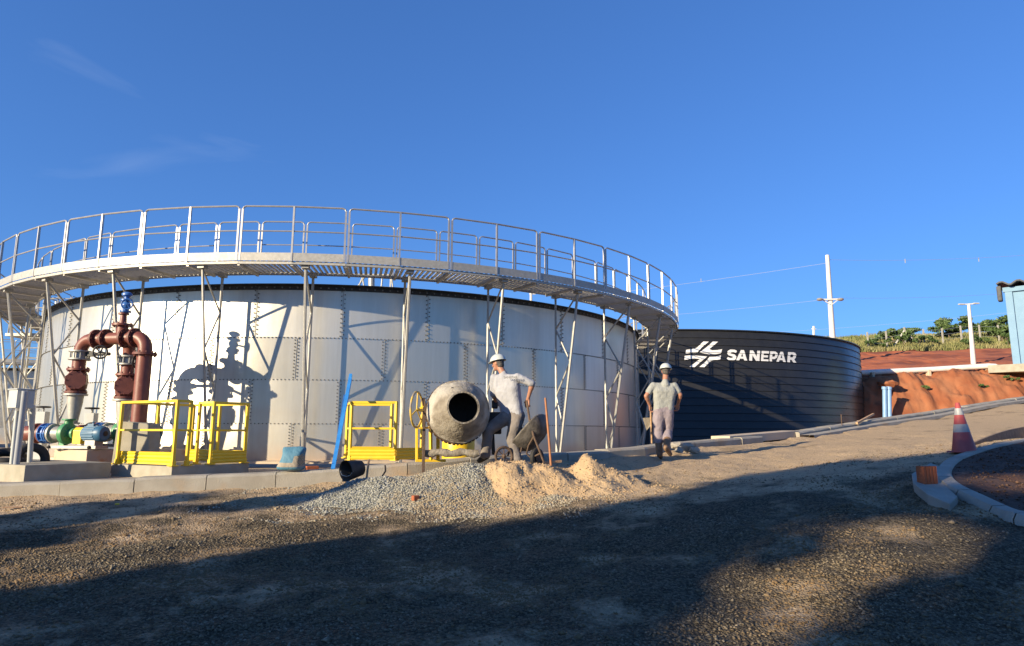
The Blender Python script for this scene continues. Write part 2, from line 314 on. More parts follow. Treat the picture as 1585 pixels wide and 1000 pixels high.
ctrl += [V(K[i, 0], K[i, 1]-.02, K[i, 2]-KH[i]) for i in range(0, len(K)-1)]
ctrl = np.array(ctrl)
def _tps():
    X = ctrl[:, :2]; n = len(X); d = np.linalg.norm(X[:, None]-X[None], axis=2); Kk = np.where(d > 0, d*d*np.log(d+1e-12), 0)+np.eye(n)*.6
    A = np.zeros((n+3, n+3)); A[:n, :n] = Kk; A[:n, n] = 1; A[:n, n+1:] = X; A[n, :n] = 1; A[n+1:, :n] = X.T
    return np.linalg.solve(A, np.concatenate([ctrl[:, 2], [0]*3]))
TW = _tps()
def road_z(x, y):
    x = np.clip(np.asarray(x, float), -11, 30); y = np.clip(np.asarray(y, float), -1, 32); s = x.shape
    x = x.ravel(); y = y.ravel(); z = TW[-3]+TW[-2]*x+TW[-1]*y
    for (cx, cy, _), wt in zip(ctrl, TW[:-3]):
        d2 = (x-cx)**2+(y-cy)**2; z += wt*.5*d2*np.log(d2+1e-12)
    return z.reshape(s)
def ground(x, y, rough=True):
    x = np.asarray(x, float); y = np.asarray(y, float)
    r = road_z(x, y)
    if rough: uu_ = sx*x+sy*y; vv_ = -sy*x+sx*y; r = r+.026*fbm(x*1.1, y*1.1, 3)+.010*fbm(x*6, y*6, 5, 3)+.030*fbm(uu_*.35, vv_*2.2, 15, 3)
    for (px, py, d, h, sg) in ((1385, 775, 7.3, -.10, .28), (1330, 790, 7.1, .05, .3), (1420, 800, 6.7, .05, .35), (1260, 860, 6.0, .04, .5), (1180, 800, 7.4, .05, .6)):
        c = P(px, py, d); r = r+h*np.exp(-((x-c[0])**2+(y-c[1])**2)/(2*sg*sg))
    edge = kz(x)-.16; base = np.interp(x, [-60, -8, 4, 6, 14, 22, 30, 60], [.5, .74, .80, .85, .95, 2.3, 3.2, 4])
    t = np.clip((y-ky(x))/2.5, 0, 1); t = t*t*(3-2*t); pad = edge*(1-t)+base*t
    pad = np.where(x < 1.5, np.minimum(base, kz(x)-.02)+np.clip(x+1, 0, 1)*0-.02, pad)
    if rough: pad = pad+.012*fbm(x*.9, y*.9, 9)
    return np.where(y > ky(x)+.08, pad, r)
def gz(x, y): return float(ground(np.array([x]), np.array([y]), False)[0])
def axis_grid(a, b, fine, lo, hi):
    m = list(np.arange(a, b, fine)); g = fine
    l = [a]; s = fine
    while l[-1] > lo: s *= 1.22; l.append(l[-1]-s)
    r = [m[-1]]; s = fine
    while r[-1] < hi: s *= 1.22; r.append(r[-1]+s)
    return np.array(l[:0:-1]+m+r[1:])
gx = axis_grid(-9, 11, .06, -1500, 1500); gy = axis_grid(3.5, 14.5, .055, -300, 2500)
GX, GY = np.meshgrid(gx, gy); GZ = ground(GX, GY)
def grid_obj(name, X, Y, Z, m, mask=None, parent=None, org=None, smooth=True):
    ny, nx = X.shape; idx = np.arange(nx*ny).reshape(ny, nx)
    q = np.stack([idx[:-1, :-1], idx[:-1, 1:], idx[1:, 1:], idx[1:, :-1]], -1).reshape(-1, 4)
    if mask is not None:
        mk = mask.ravel(); q = q[mk[q].any(1)]
    v = np.stack([X, Y, Z], -1).reshape(-1, 3)
    if org is not None: v = v-np.array(org)
    used = np.unique(q); remap = np.full(len(v), -1); remap[used] = np.arange(len(used)); v = v[used]; q = remap[q]
    me = bpy.data.meshes.new(name); me.vertices.add(len(v)); me.vertices.foreach_set('co', v.ravel().astype(np.float32))
    me.loops.add(q.size); me.loops.foreach_set('vertex_index', q.ravel().astype(np.int32)); me.polygons.add(len(q))
    me.polygons.foreach_set('loop_start', np.arange(0, q.size, 4, dtype=np.int32)); me.polygons.foreach_set('loop_total', np.full(len(q), 4, np.int32))
    me.polygons.foreach_set('use_smooth', np.full(len(q), smooth)); me.update(calc_edges=True); me.validate(); me.materials.append(m)
    o = bpy.data.objects.new(name, me); COL.objects.link(o)
    if org is not None: o.location = Vector(org)
    return o
PLANT = [P(*q) for q in ((2100, 1020, 4.3), (1800, 868, 5.4), (1585, 797, 6.4), (1548, 787, 6.7), (1500, 765, 7.2), (1462, 746, 7.7), (1450, 728, 8.4), (1466, 710, 9.4), (1500, 697, 10.2), (1543, 686, 10.9), (1640, 670, 12.3), (1800, 655, 14))]
def cr_spline(P_, n=8):
    o_ = []
    for i in range(len(P_)-1):
        p0, p1_, p2_, p3 = P_[max(i-1, 0)], P_[i], P_[i+1], P_[min(i+2, len(P_)-1)]
        for j in range(n):
            t_ = j/n; o_.append(.5*((2*p1_)+(-p0+p2_)*t_+(2*p0-5*p1_+4*p2_-p3)*t_**2+(-p0+3*p1_-3*p2_+p3)*t_**3))
    o_.append(P_[-1]); return o_
ring_ = np.array(cr_spline(PLANT))[:, :2]
def in_ring(x, y):
    x = np.asarray(x); y = np.asarray(y); r_ = np.zeros(x.shape, bool); n_ = len(ring_)
    sel = (x > 3) & (x < 40) & (y > 2) & (y < 20); xs_, ys_ = x[sel], y[sel]; c_ = np.zeros(xs_.shape, bool)
    for i in range(n_):
        (x0, y0), (x1, y1) = ring_[i], ring_[(i+1) % n_]; k = ((y0 > ys_) != (y1 > ys_)); c_ ^= k & (xs_ < (x1-x0)*(ys_-y0)/(y1-y0+1e-12)+x0)
    r_[sel] = c_; return r_
GZ = GZ-.30*in_ring(GX, GY)
g_road = GY < ky(GX)+.1
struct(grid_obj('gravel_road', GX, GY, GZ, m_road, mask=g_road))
far = np.hypot(GX, GY) > 60
struct(grid_obj('concrete_pad', GX, GY, GZ-.003, m_pad, mask=(~g_road) & (GY < 60) & (GX < 16)))
gm = (~g_road) & ((GY >= 59) | (GX >= 15.5))
struct(grid_obj('ground', GX, GY, GZ-.006, m_dirt, mask=gm))

# kerb: swept section, with the drain gap left out
def kerb_sweep(x0, x1, wdt, name):
    mm = M(); xe = [x0]; rgk = random.Random(3)
    while xe[-1] < x1:
        x = xe[-1]; sl_ = (ky(x+.05)-ky(x-.05))/.1; xe.append(x+1.0/math.sqrt(1+sl_*sl_))
    xe[-1] = x1
    for xs0, xs1 in zip(xe[:-1], xe[1:]):
        pts = []; dz = rgk.uniform(-.012, .012); dn = rgk.uniform(-.012, .012)
        for x in np.linspace(xs0+.006, xs1-.006, 4):
            e = .05; ty = (ky(x+e)-ky(x-e))/(2*e); n_ = nrm(V(-ty, 1, 0)); c = V(x, ky(x), kz(x)+dz)+n_*dn; hh = kh(x); wob = .006*math.sin(x*7)+.004*math.sin(x*19)
            pts.append([c+V(0, 0, -hh-.3), c+V(0, 0, -.035+wob), c+n_*.035+V(0, 0, wob*.5), c+n_*wdt, c+n_*wdt+V(0, 0, -.5)])
        k = 5; v = [p for r in pts for p in r]; f = [(i*k+j, (i+1)*k+j, (i+1)*k+j+1, i*k+j+1) for i in range(len(pts)-1) for j in range(k-1)]
        f += [tuple(range(k)), tuple((len(pts)-1)*k+j for j in range(k-1, -1, -1))]; mm.add(v, f)
    return struct(mm.build(name, m_kerb, smooth=True))
xa = P(1181, 680, 17.1)[0]; xb = P(1238, 670, 18.6)[0]
kerb_sweep(-10.5, xa, .42, 'kerb'); kerb_sweep(xb, 34, .42, 'kerb')
# shallow gutter along the far kerb
mm = M(); v = []; f = []; xs = np.arange(xb, 32, .6)
for i, x in enumerate(xs):
    ty = (ky(x+.05)-ky(x-.05))/.1; n_ = nrm(V(-ty, 1, 0)); c = V(x, ky(x), 0)
    for o_ in (-.02, -.38):
        q = c+n_*o_; z = gz(q[0], min(q[1], ky(q[0])-.01)); v.append((q[0], q[1], z+.055))
    q = c-n_*.40; v.append((q[0], q[1], gz(q[0], q[1])-.05))
    if i: f += [(3*i-3+j, 3*i+j, 3*i+j+1, 3*i-2+j) for j in range(2)]
mm.add(v, f); struct(mm.build('gutter', m_kerb, smooth=True))

# hillside on the right: cut bank, terrace, grassy ridge
hx = np.concatenate([np.linspace(8, 17, 20), np.linspace(17.1, 36, 260), np.linspace(36.5, 150, 160)]); hy = np.concatenate([np.linspace(30, 41, 90), np.linspace(41.2, 110, 150)])
HX, HY = np.meshgrid(hx, hy)
def hill_z(x, y):
    yy = y+.28*fbm(x*.28, y*.1, 21, 3)*np.clip((45-y)/8, 0, 1)+.35*np.abs(hnoise(x*1.1, y*.5, 33))
    z = np.interp(yy, [30, 34.6, 35.2, 36.6, 37.4, 41, 50, 60, 63, 66, 78, 110], [1.6, 2.2, 3.2, 4.75, 4.95, 5.0, 6.3, 8.4, 8.7, 9.8, 12.0, 12.2])
    z = z+(x-24)*np.interp(y, [30, 35, 37, 60, 80], [.05, .07, .06, .03, .03])
    amp = np.interp(y, [30, 34, 36.5, 38.5, 60, 110], [.05, .20, .18, .06, .10, .3])
    z = z+amp*fbm(x*.7, y*.7, 41, 4)-.10*np.interp(y, [33, 35, 36.6, 37.6], [0, 1, 1, 0])*np.abs(fbm(x*1.6, y*.35, 47, 3))+.11*fbm(x*3.2, y*5.5, 53, 4)*np.interp(y, [33, 35, 38, 42], [0, 1, 1, .3])
    z = z*np.clip((x-6)/10, 0, 1)+.5*(1-np.clip((x-6)/10, 0, 1))
    return np.where(np.hypot(x-7.75, y-41.8) < 12.45, .5, z)
HZ = hill_z(HX, HY)
struct(grid_obj('cut_bank', HX, HY, HZ, m_bank, mask=HY < 37.8))
struct(grid_obj('hillside', HX, HY, HZ, m_hill, mask=(HY >= 37.7) & (HY < 63)))
struct(grid_obj('grassy_ridge', HX, HY, HZ, m_grass, mask=HY >= 62.9))
def hz(x, y): return float(hill_z(np.array([x]), np.array([y]))[0])

# ------------------------------------------------------------ loose stones of the road (stuff)
def stones(name, xs, ys, zs, size, m, seed=1, org=(0, 0, 0), flat=.65):
    rg = np.random.default_rng(seed); n = len(xs)
    base = np.array([(1, 0, 0), (-1, 0, 0), (0, 1, 0), (0, -1, 0), (0, 0, 1), (0, 0, -1)], float)
    fc = np.array([(0, 2, 4), (2, 1, 4), (1, 3, 4), (3, 0, 4), (2, 0, 5), (1, 2, 5), (3, 1, 5), (0, 3, 5)])
    v = base[None]*(1+rg.uniform(-.35, .35, (n, 6, 1))); v = v+rg.uniform(-.25, .25, (n, 6, 3)); v[:, :, 2] *= flat
    a = rg.uniform(0, 2*PI, n); c, s = np.cos(a)[:, None], np.sin(a)[:, None]; x = v[:, :, 0]*c-v[:, :, 1]*s; y = v[:, :, 0]*s+v[:, :, 1]*c
    v = np.stack([x, y, v[:, :, 2]], -1)*np.asarray(size).reshape(-1, 1, 1)+np.stack([xs, ys, zs], -1)[:, None]
    v = v.reshape(-1, 3)-np.array(org); q = (fc[None]+6*np.arange(n)[:, None, None]).reshape(-1, 3)
    me = bpy.data.meshes.new(name); me.vertices.add(len(v)); me.vertices.foreach_set('co', v.ravel().astype(np.float32)); me.loops.add(q.size)
    me.loops.foreach_set('vertex_index', q.ravel().astype(np.int32)); me.polygons.add(len(q)); me.polygons.foreach_set('loop_start', np.arange(0, q.size, 3, dtype=np.int32))
    me.polygons.foreach_set('loop_total', np.full(len(q), 3, np.int32)); me.update(calc_edges=True); me.materials.append(m)
    o = bpy.data.objects.new(name, me); COL.objects.link(o); o.location = Vector(org); return o
def stone_mat(name, a, b, c):
    m = bpy.data.materials.new(name); m.use_nodes = True; n = m.node_tree.nodes; l = m.node_tree.links.new; bs = n['Principled BSDF']; bs.inputs['Roughness'].default_value = .9; bs.inputs['Specular IOR Level'].default_value = .25
    tc = n.new('ShaderNodeTexCoord'); nz = n.new('ShaderNodeTexNoise'); nz.inputs['Scale'].default_value = 28; nz.inputs['Detail'].default_value = 3; l(tc.outputs['Object'], nz.inputs['Vector'])
    r = n.new('ShaderNodeValToRGB'); r.color_ramp.elements[0].position = .32; r.color_ramp.elements[1].position = .68; r.color_ramp.elements[0].color = (*a, 1); r.color_ramp.elements[1].color = (*c, 1)
    e = r.color_ramp.elements.new(.5); e.color = (*b, 1); l(nz.outputs['Fac'], r.inputs['Fac'])
    n2 = n.new('ShaderNodeTexNoise'); n2.inputs['Scale'].default_value = 1.1; n2.inputs['Detail'].default_value = 5; l(tc.outputs['Object'], n2.inputs['Vector'])
    x = n.new('ShaderNodeMixRGB'); r2 = n.new('ShaderNodeValToRGB'); r2.color_ramp.elements[0].position = .42; r2.color_ramp.elements[1].position = .6; l(n2.outputs['Fac'], r2.inputs['Fac']); l(r2.outputs['Color'], x.inputs['Fac'])
    l(r.outputs['Color'], x.inputs['Color1']); x.inputs['Color2'].default_value = (b[0]*1.15, b[1]*.92, b[2]*.7, 1); l(x.outputs['Color'], bs.inputs['Base Color']); return m
m_st = stone_mat('road_stones', (.06, .051, .036), (.148, .122, .082), (.28, .24, .178))
m_st2 = stone_mat('crushed_stones', (.14, .14, .125), (.29, .29, .25), (.47, .46, .40))
m_clod = mat('sand_clods', (.38, .265, .15), (.46, .33, .19), 9, .95, 0, .5, 60)
n = 120000
d = 4.0*(13.5/4.0)**(RNG.uniform(0, 1, n)**.9); t = RNG.uniform(-.80, .80, n); x = t*d; y = d
den = .5+.9*fbm(x*.7, y*.9, 77); k = (~in_ring(x, y)) & (y < ky(x)-.03) & (RNG.uniform(0, 1, n) < (.10+.9*np.clip(den, 0, 1))*np.interp(y, [7.5, 10.5], [1, .30])); x, y = x[k], y[k]
sz = .0065+.011*RNG.uniform(0, 1, len(x))**2.2
nb = 900; db = 4.2*(12.5/4.2)**RNG.uniform(0, 1, nb); xb2 = RNG.uniform(-.8, .8, nb)*db; kb = (~in_ring(xb2, db)) & (db < ky(xb2)-.05) & ((RNG.uniform(0, 1, nb) < .35) | (db > ky(xb2)-1.2)); xb2, yb2 = xb2[kb], db[kb]
x = np.concatenate([x, xb2]); y = np.concatenate([y, yb2]); sz = np.concatenate([sz, .016+.022*RNG.uniform(0, 1, len(xb2))**2])
stuff(stones('gravel', x, y, ground(x, y)+sz*.1, sz, m_st, 3))

# ------------------------------------------------------------ bolted steel tank and ring walkway
TC = V(-5.308, 24.41, .84); RT = 9.728
ZS = [.0, .815, 1.77, 2.70, 3.91]                       # course heights above tank base
SEAM0 = {3: -114.81, 2: -86.78-5.6*0, 1: -114.85, 0: -86.87}
tank = thing('storage_tank', 'large open steel tank of bolted shiny panels inside the near ring walkway', 'tank', TC)
for c in range(4):
    me_v = []; me_f = []; tint = []; a_off = SEAM0[c]; rr = RT+.004*(3-c)
    for s in range(32):
        tn = random.random(); tilt = random.uniform(-.004, .004)
        for j in range(9):
            a = R(a_off+11.25*(s+j/8)); bulge = .004*math.sin(PI*j/8)
            for i in range(3): me_v.append((math.cos(a)*(rr+bulge+tilt*(i/2-.5)), math.sin(a)*(rr+bulge+tilt*(i/2-.5)), ZS[c]+(ZS[c+1]-ZS[c]+.03)*i/2))
        b0 = s*27
        for j in range(8):
            for i in range(2): me_f.append((b0+j*3+i, b0+j*3+3+i, b0+j*3+4+i, b0+j*3+1+i)); tint.append(tn)
    me = bpy.data.meshes.new('panel_course'); me.from_pydata(me_v, [], me_f); me.materials.append(m_shell)
    at = me.attributes.new('tint', 'FLOAT', 'FACE'); at.data.foreach_set('value', tint)
    me.polygons.foreach_set('use_smooth', [True]*len(me_f)); o = bpy.data.objects.new('panel_course', me); COL.objects.link(o); o.parent = tank
mb = M()
def bolt(a, z, r=RT+.016, s=.0135):
    c = V(math.cos(a)*r, math.sin(a)*r, z); rot = np.array([[math.cos(a), -math.sin(a), 0], [math.sin(a), math.cos(a), 0], [0, 0, 1]])
    mb.box(c, (.02, s*1.7, s*1.7), rot)
for z in ZS[1:4]:
    for i in range(720): bolt(2*PI*i/720, z+.015)
for c in range(4):
    for s in range(32):
        a = R(SEAM0[c]+11.25*s)
        nn = 12
        for i in range(nn):
            z = ZS[c]+.06+(ZS[c+1]-ZS[c]-.1)*i/(nn-1)
            bolt(a-.0038, z); bolt(a+.0038, z+.035)
mm = mb; mm.mi0 = len(mb.f)
for c in range(4):
    for s in range(32):
        a = R(SEAM0[c]+11.25*s); t = V(-math.sin(a), math.cos(a), 0); r_ = V(math.cos(a), math.sin(a), 0)
        mm.box(r_*(RT+.014)+V(0, 0, (ZS[c]+ZS[c+1])/2), (.004, .012, ZS[c+1]-ZS[c]-.01), np.array([r_, t, V(0, 0, 1)]).T, 1)
mm = M(); mm.lathe((0, 0, 3.79), (0, 0, 1), [(RT+.012, 0), (RT+.02, 0), (RT+.02, .10), (RT+.08, .105), (RT+.08, .13), (RT-.03, .13), (RT-.03, 0)], 192); mm.build('top_rim', m_dark, tank, org=(0, 0, 0), smooth=True)
mm = M(); mm.lathe((0, 0, -.02), (0, 0, 1), [(RT-.1, 0), (RT+.16, 0), (RT+.15, .05), (RT+.01, .07)], 192); mm.build('footing', m_conc_o, tank, org=(0, 0, 0))
for i in range(360):
    a = 2*PI*i/360; mb.box(V(math.cos(a)*(RT+.03), math.sin(a)*(RT+.03), 3.84), (.02, .03, .03), [[math.cos(a), -math.sin(a), 0], [math.sin(a), math.cos(a), 0], [0, 0, 1]], 2)
mb.build('bolted_seams', [m_bolt, m_galv, m_grey2], tank, org=(0, 0, 0), fix=False)
tank3 = dup(tank, None, P(0, 669, 44)*V(0, 0, 0)+V(-29.5, 44.5, .84))
tank3['label'] = 'distant bolted steel tank half hidden behind the lattice legs at the left edge'

RO, RI = 11.1, 10.02; ZD = 4.94-.84+.02                 # deck height above base
walk = thing('ring_walkway', 'galvanised ring walkway on lattice legs around the near steel tank', 'walkway', TC)
def pol(a, r, z): return V(math.cos(a)*r, math.sin(a)*r, z)
A0 = R(-80.31); ST = R(11.25)
def rail_panel(a0, a1, r, mid, w=.028):
    mm = M(); e = .035/r; z0, z1 = ZD-.0, ZD+1.15; p0, p1 = pol(a0+e, r, 0), pol(a1-e, r, 0)
    am = (a0+a1)/2; pm = pol(am, r, 0); k = .07
    if not mid: pm = (p0+p1)/2
    def up(p, z): return p+V(0, 0, z)
    d0, d1 = nrm(pm-p0), nrm(pm-p1)
    path = [up(p0, z1-k), up(p0+d0*k*.3, z1-k*.3), up(p0+d0*k, z1), up(pm, z1), up(p1+d1*k, z1), up(p1+d1*k*.3, z1-k*.3), up(p1, z1-k)]
    mm.tube(path, w*.62, 6)
    for p in (p0, p1): mm.bar(up(p, z0), up(p, z1-k+.01), w*1.25, w*1.1, up=V(p[0], p[1], 0))
    mm.tube([up(p0, z0+.62), up(pm, z0+.62), up(p1, z0+.62)], w*.5, 6)
    if mid: mm.bar(up(pm, z0-.02), up(pm, z1), w*1.15, w*1.5, up=V(pm[0], pm[1], 0))
    return mm
for k in range(32):
    a0 = A0+k*ST; a1 = a0+ST; am = (a0+a1)/2
    rail_panel(a0, a1, RO, True, .031).build('guardrail_panel', m_rail, walk, org=(0, 0, 0))
    for q in range(2):
        rail_panel(a0+q*ST/2, a0+(q+1)*ST/2, RI+.04, False, .026).build('inner_guardrail_panel', m_rail, walk, org=(0, 0, 0))
    for nm_, r_, z_, tw, th_, ma_ in (('toe_board', RO+.012, ZD+.075, .006, .17, m_galv), ('edge_beam', RO-.035, ZD-.045, .045, .055, m_galv), ('inner_edge_beam', RI+.02, ZD-.03, .03, .07, m_galv)):
        v = []
        for b in (a0+.0004, am, a1-.0004):
            for dr, dz in ((-tw/2, -th_/2), (tw/2, -th_/2), (tw/2, th_/2), (-tw/2, th_/2)): v.append(pol(b, r_+dr, z_+dz))
        mm = M(); mm.add(v, [(i*4+j, (i+1)*4+j, (i+1)*4+(j+1) % 4, i*4+(j+1) % 4) for i in (0, 1) for j in range(4)]+[(3, 2, 1, 0), (8, 9, 10, 11)]); mm.build(nm_, ma_, walk, org=(0, 0, 0))
    mm = M(); ns = 19
    for i in range(ns):
        a = a0+(i+.5)*ST/ns; r1 = RO*math.cos(ST/4)/math.cos(((a-a0) % (ST/2))-ST/4)-.03
        p, q = pol(a, RI+.045, ZD-.008), pol(a, r1, ZD-.008); mm.bar(p, q, .062, .010, up=V(0, 0, 1))
        mm.bar(p+V(0, 0, -.02), q+V(0, 0, -.02), .008, .045, up=V(0, 0, 1))
    for b in (a0, am):
        mm.bar(pol(b, RI+.03, ZD-.065), pol(b, RO-.04, ZD-.065), .05, .07, up=V(0, 0, 1))
    mm.build('deck_grating', m_deck, walk, org=(0, 0, 0), fix=False)
LEG0 = R(-73.35)
for k in range(32):
    a = LEG0+k*ST; mm = M(); tdir = pol(a+PI/2, 1, 0)
    ro, ri = 10.93, 10.14; zt = ZD-.13; zb = .02
    def po(z): return pol(a, ri+.10+(ro-ri-.10)*max(0, (z-zb)/(zt-zb))**1.0, z)
    mm.tube([po(zb), po(zt)], .032, 6); mm.tube([pol(a, ri, zb), pol(a, ri, zt)], .030, 6)
    for r_ in (ri, ro): mm.box(pol(a, r_, zt+.05), (.17, .14, .10), np.array([pol(a, 1, 0), tdir, V(0, 0, 1)]).T)
    mm.box(pol(a, ri+.05, .01), (.32, .2, .02), np.array([pol(a, 1, 0), tdir, V(0, 0, 1)]).T)
    leg = mm.build('support_leg', m_galv, walk, org=(0, 0, 0), smooth=True)
    mm = M(); zs = [zt, 3.20, 2.35, 1.55, .80, .15]; side = 1
    for i in range(5):
        p = po(zs[i]) if side else pol(a, ri, zs[i]); q = pol(a, ri, zs[i+1]) if side else po(zs[i+1]); mm.tube([p, q], .022, 6); side = 1-side
    mm.build('brace', m_galv, leg, org=(0, 0, 0), smooth=True)
walk3 = dup(walk, None, (-29.5, 44.5, .84)); walk3['label'] = 'second ring walkway far behind at the left edge, around the distant tank'
# shade-giving trees behind the photographer come later

# ------------------------------------------------------------ black tank with the company mark
BC = V(7.75, 41.8, .70); RB = 12.5; zt_b = 5.28; NB = 16; bh = zt_b/NB
btank = thing('black_tank', 'glossy black ribbed tank with a white company mark on its wall', 'tank', BC)
prof = []
for i in range(NB):
    z0 = i*bh; prof += [(RB+.026, z0), (RB+.022, z0+.018), (RB+.007, z0+.045), (RB, z0+bh-.012), (RB-.008, z0+bh-.001)]
prof += [(RB+.06, zt_b), (RB+.06, zt_b+.05), (RB-.05, zt_b+.05), (RB-.05, 0)]
mm = M(); mm.lathe((0, 0, 0), (0, 0, 1), prof, 256); mm.build('ribbed_wall', m_black_tank, btank, org=(0, 0, 0), smooth=True)
def wallhit(px, py):
    r0 = P(px, py, 1.0)-V(0, 0, EYE); c = BC[:2]; a = r0[:2]@r0[:2]; b = -2*(r0[:2]@c); cc = c@c-(RB+.02)**2; t = (-b-math.sqrt(b*b-4*a*cc))/2/a
    q = r0*t+V(0, 0, EYE); return math.atan2(q[1]-c[1], q[0]-c[0]), q[2]-BC[2]
def wall_r(z):
    f_ = (z % bh); return RB+.007+float(np.interp(f_, [0, .018, .045, bh], [.026, .022, .007, -.001]))
def wall_poly(mm, poly, split=True):
    """flat painted shape: polygons in (angle,z) laid on the wall, cut at each rib"""
    bm = bmesh.new(); vs = [bm.verts.new((p[0]*RB, p[1], 0)) for p in poly]; bm.faces.new(vs)
    for i in range(NB+1):
        for dz in (0.0, .012, .018, .045, .15):
            g = bm.verts[:]+bm.edges[:]+bm.faces[:]; bmesh.ops.bisect_plane(bm, geom=g, plane_co=(0, i*bh+dz, 0), plane_no=(0, 1, 0))
    amin = min(p[0]*RB for p in poly); amax = max(p[0]*RB for p in poly); xx = amin+.12
    while xx < amax:
        g = bm.verts[:]+bm.edges[:]+bm.faces[:]; bmesh.ops.bisect_plane(bm, geom=g, plane_co=(xx, 0, 0), plane_no=(1, 0, 0)); xx += .12
    bmesh.ops.triangulate(bm, faces=bm.faces[:]); bm.verts.index_update()
    fs = []; vv = []
    for v in bm.verts:
        a = v.co.x/RB; z = v.co.y; vv.append((math.cos(a), math.sin(a), z))
    for f_ in bm.faces:
        zc = f_.calc_center_median().y; fr = (zc/bh) % 1.0
        if fr*bh < .012: continue                       # dark shadow gap under each lap
        fs.append([v.index for v in f_.verts])
    pts = [(c*(wall_r(z)+.006), s*(wall_r(z)+.006), z) for c, s, z in vv]; mm.add(pts, fs); bm.free()
def from_img(pts):      # points in the enlarged crop of the mark (origin 1040,510, 7.548 px per px)
    return [wallhit(1040+x/7.548, 510+y/7.548) for x, y in pts]
mark = M()
wall_poly(mark, from_img([(368, 140), (432, 142), (350, 208), (338, 222), (296, 268), (275, 272), (220, 272), (160, 283), (166, 238), (225, 230), (268, 222), (295, 210)]))
wall_poly(mark, from_img([(478, 141), (540, 143), (462, 208), (437, 228), (470, 243), (530, 240), (588, 230), (572, 278), (520, 288), (440, 290), (380, 280), (320, 268), (402, 210)]))
wall_poly(mark, from_img([(150, 308), (215, 302), (300, 306), (412, 316), (318, 395), (265, 440), (203, 438), (272, 388), (325, 345), (260, 338), (205, 345), (145, 360)]))
wall_poly(mark, from_img([(440, 320), (510, 318), (575, 303), (566, 348), (500, 360), (460, 368), (432, 390), (380, 440), (320, 438), (385, 385)]))
mark.build('emblem', m_white, btank, org=(0, 0, 0), fix=False)
LET = {  # letter outlines on a 0..1 box, heavy sans
 'S': [[(.02, .16), (.18, .0), (.70, .0), (.96, .14), (.98, .38), (.80, .56), (.38, .64), (.40, .74), (.60, .78), (.90, .72), (1.0, .90), (.76, 1.0), (.32, 1.0), (.06, .86), (.03, .62), (.20, .46), (.62, .36), (.60, .25), (.40, .22), (.12, .30)]],
 'A': [[(-.08, 0), (.22, 0), (.32, .2), (.68, .2), (.78, 0), (1.08, 0), (.66, 1.0), (.34, 1.0)], ],
 'N': [[(0, 0), (.29, 0), (.29, .55), (.69, 0), (1, 0), (1, 1), (.71, 1), (.71, .45), (.31, 1), (0, 1)]],
 'E': [[(0, 0), (1, 0), (1, .22), (.32, .22), (.32, .40), (.90, .40), (.90, .60), (.32, .60), (.32, .78), (1, .78), (1, 1), (0, 1)]],
 'P': [[(0, 0), (.31, 0), (.31, .27), (.62, .27), (.92, .42), (1, .66), (.90, .88), (.66, 1), (0, 1), (0, .5), (.31, .5), (.31, .78), (.58, .78), (.68, .64), (.58, .5), (.31, .5), (0, .5)]],
 'R': [[(0, 0), (.31, 0), (.31, .27), (.48, .27), (.70, 0), (1.06, 0), (.80, .32), (.98, .5), (.98, .78), (.84, .95), (.66, 1), (0, 1), (0, .5), (.31, .5), (.31, .78), (.58, .78), (.68, .64), (.58, .5), (.31, .5), (0, .5)]]}
lett = M(); # baseline from (640,360)->(1450,388), cap line from (655,232)->(1450,268)
spans = [('S', 640, 755), ('A', 760, 875), ('N', 905, 1025), ('E', 1042, 1130), ('P', 1142, 1235), ('A', 1228, 1325), ('R', 1350, 1450)]
for ch, x0, x1 in spans:
    for poly in LET[ch]:
        pp = []
        for u, t in poly:
            xb_ = x0+(x1-x0)*u+10*(t-.3); f_ = (xb_-640)/810; yb = 360+28*f_; yt = 232+36*f_; pp.append((xb_, yb+(yt-yb)*t))
        wall_poly(lett, from_img(pp))
    if ch == 'A': pass
lett.build('lettering', m_white, btank, org=(0, 0, 0), fix=False)
ah = M()    # counters of the two A
for x0, x1 in ((760, 875), (1228, 1325)):
    pp = []
    for u, t in ((.40, .40), (.60, .40), (.50, .68)):
        xb_ = x0+(x1-x0)*u+10*(t-.3); f_ = (xb_-640)/810; yb = 360+28*f_; yt = 232+36*f_; pp.append((xb_, yb+(yt-yb)*t))
    a3 = from_img(pp); ah.add([(math.cos(a)*(wall_r(z)+.013), math.sin(a)*(wall_r(z)+.013), z) for a, z in a3], [(0, 1, 2)])
ah.build('letter_counters', m_black_tank, btank, org=(0, 0, 0), fix=False)

# ------------------------------------------------------------ concrete blocks, rails
E1, E2 = V(-.88, .47, 0), V(.47, .88, 0)
def block(name, label, cat, corner, l1, l2, h, m, skirt=.25, group=None):
    c = np.array(corner, float); mm = M(); p = [c, c+E1*l1, c+E1*l1+E2*l2, c+E2*l2]
    mm.prism([q-V(0, 0, skirt) for q in p], V(0, 0, h+skirt)); o = mm.build(name, m, org=c, bevel=.008); return tag(o, label, cat, group)
cg = P(265, 738, 11.3)
block('concrete_slab', 'low concrete slab under the left yellow guardrail enclosure', 'slab', cg, 1.64, 1.57, .165, m_conc, group='concrete plinths on the pad')
cc_ = P(36, 748, 10.6)
block('concrete_slab', 'low concrete slab under the grey control box post at the left edge', 'slab', cc_, 2.6, 1.35, .27, m_conc, group='concrete plinths on the pad')
cp = P(132, 727, 12.95); ptop = P(132, 697, 12.95)[2]
block('pump_plinth', 'orange stained concrete plinth carrying the near green pump', 'plinth', cp, 1.1, .85, ptop-cp[2], m_conc_o, group='concrete plinths on the pad')
cp2 = cp+V(1.1, .5, 0)
block('pump_plinth', 'concrete plinth of the rear pump, mostly hidden behind the tall grey block', 'plinth', cp2, .98, .75, ptop-cp[2], m_conc_o, group='concrete plinths on the pad')
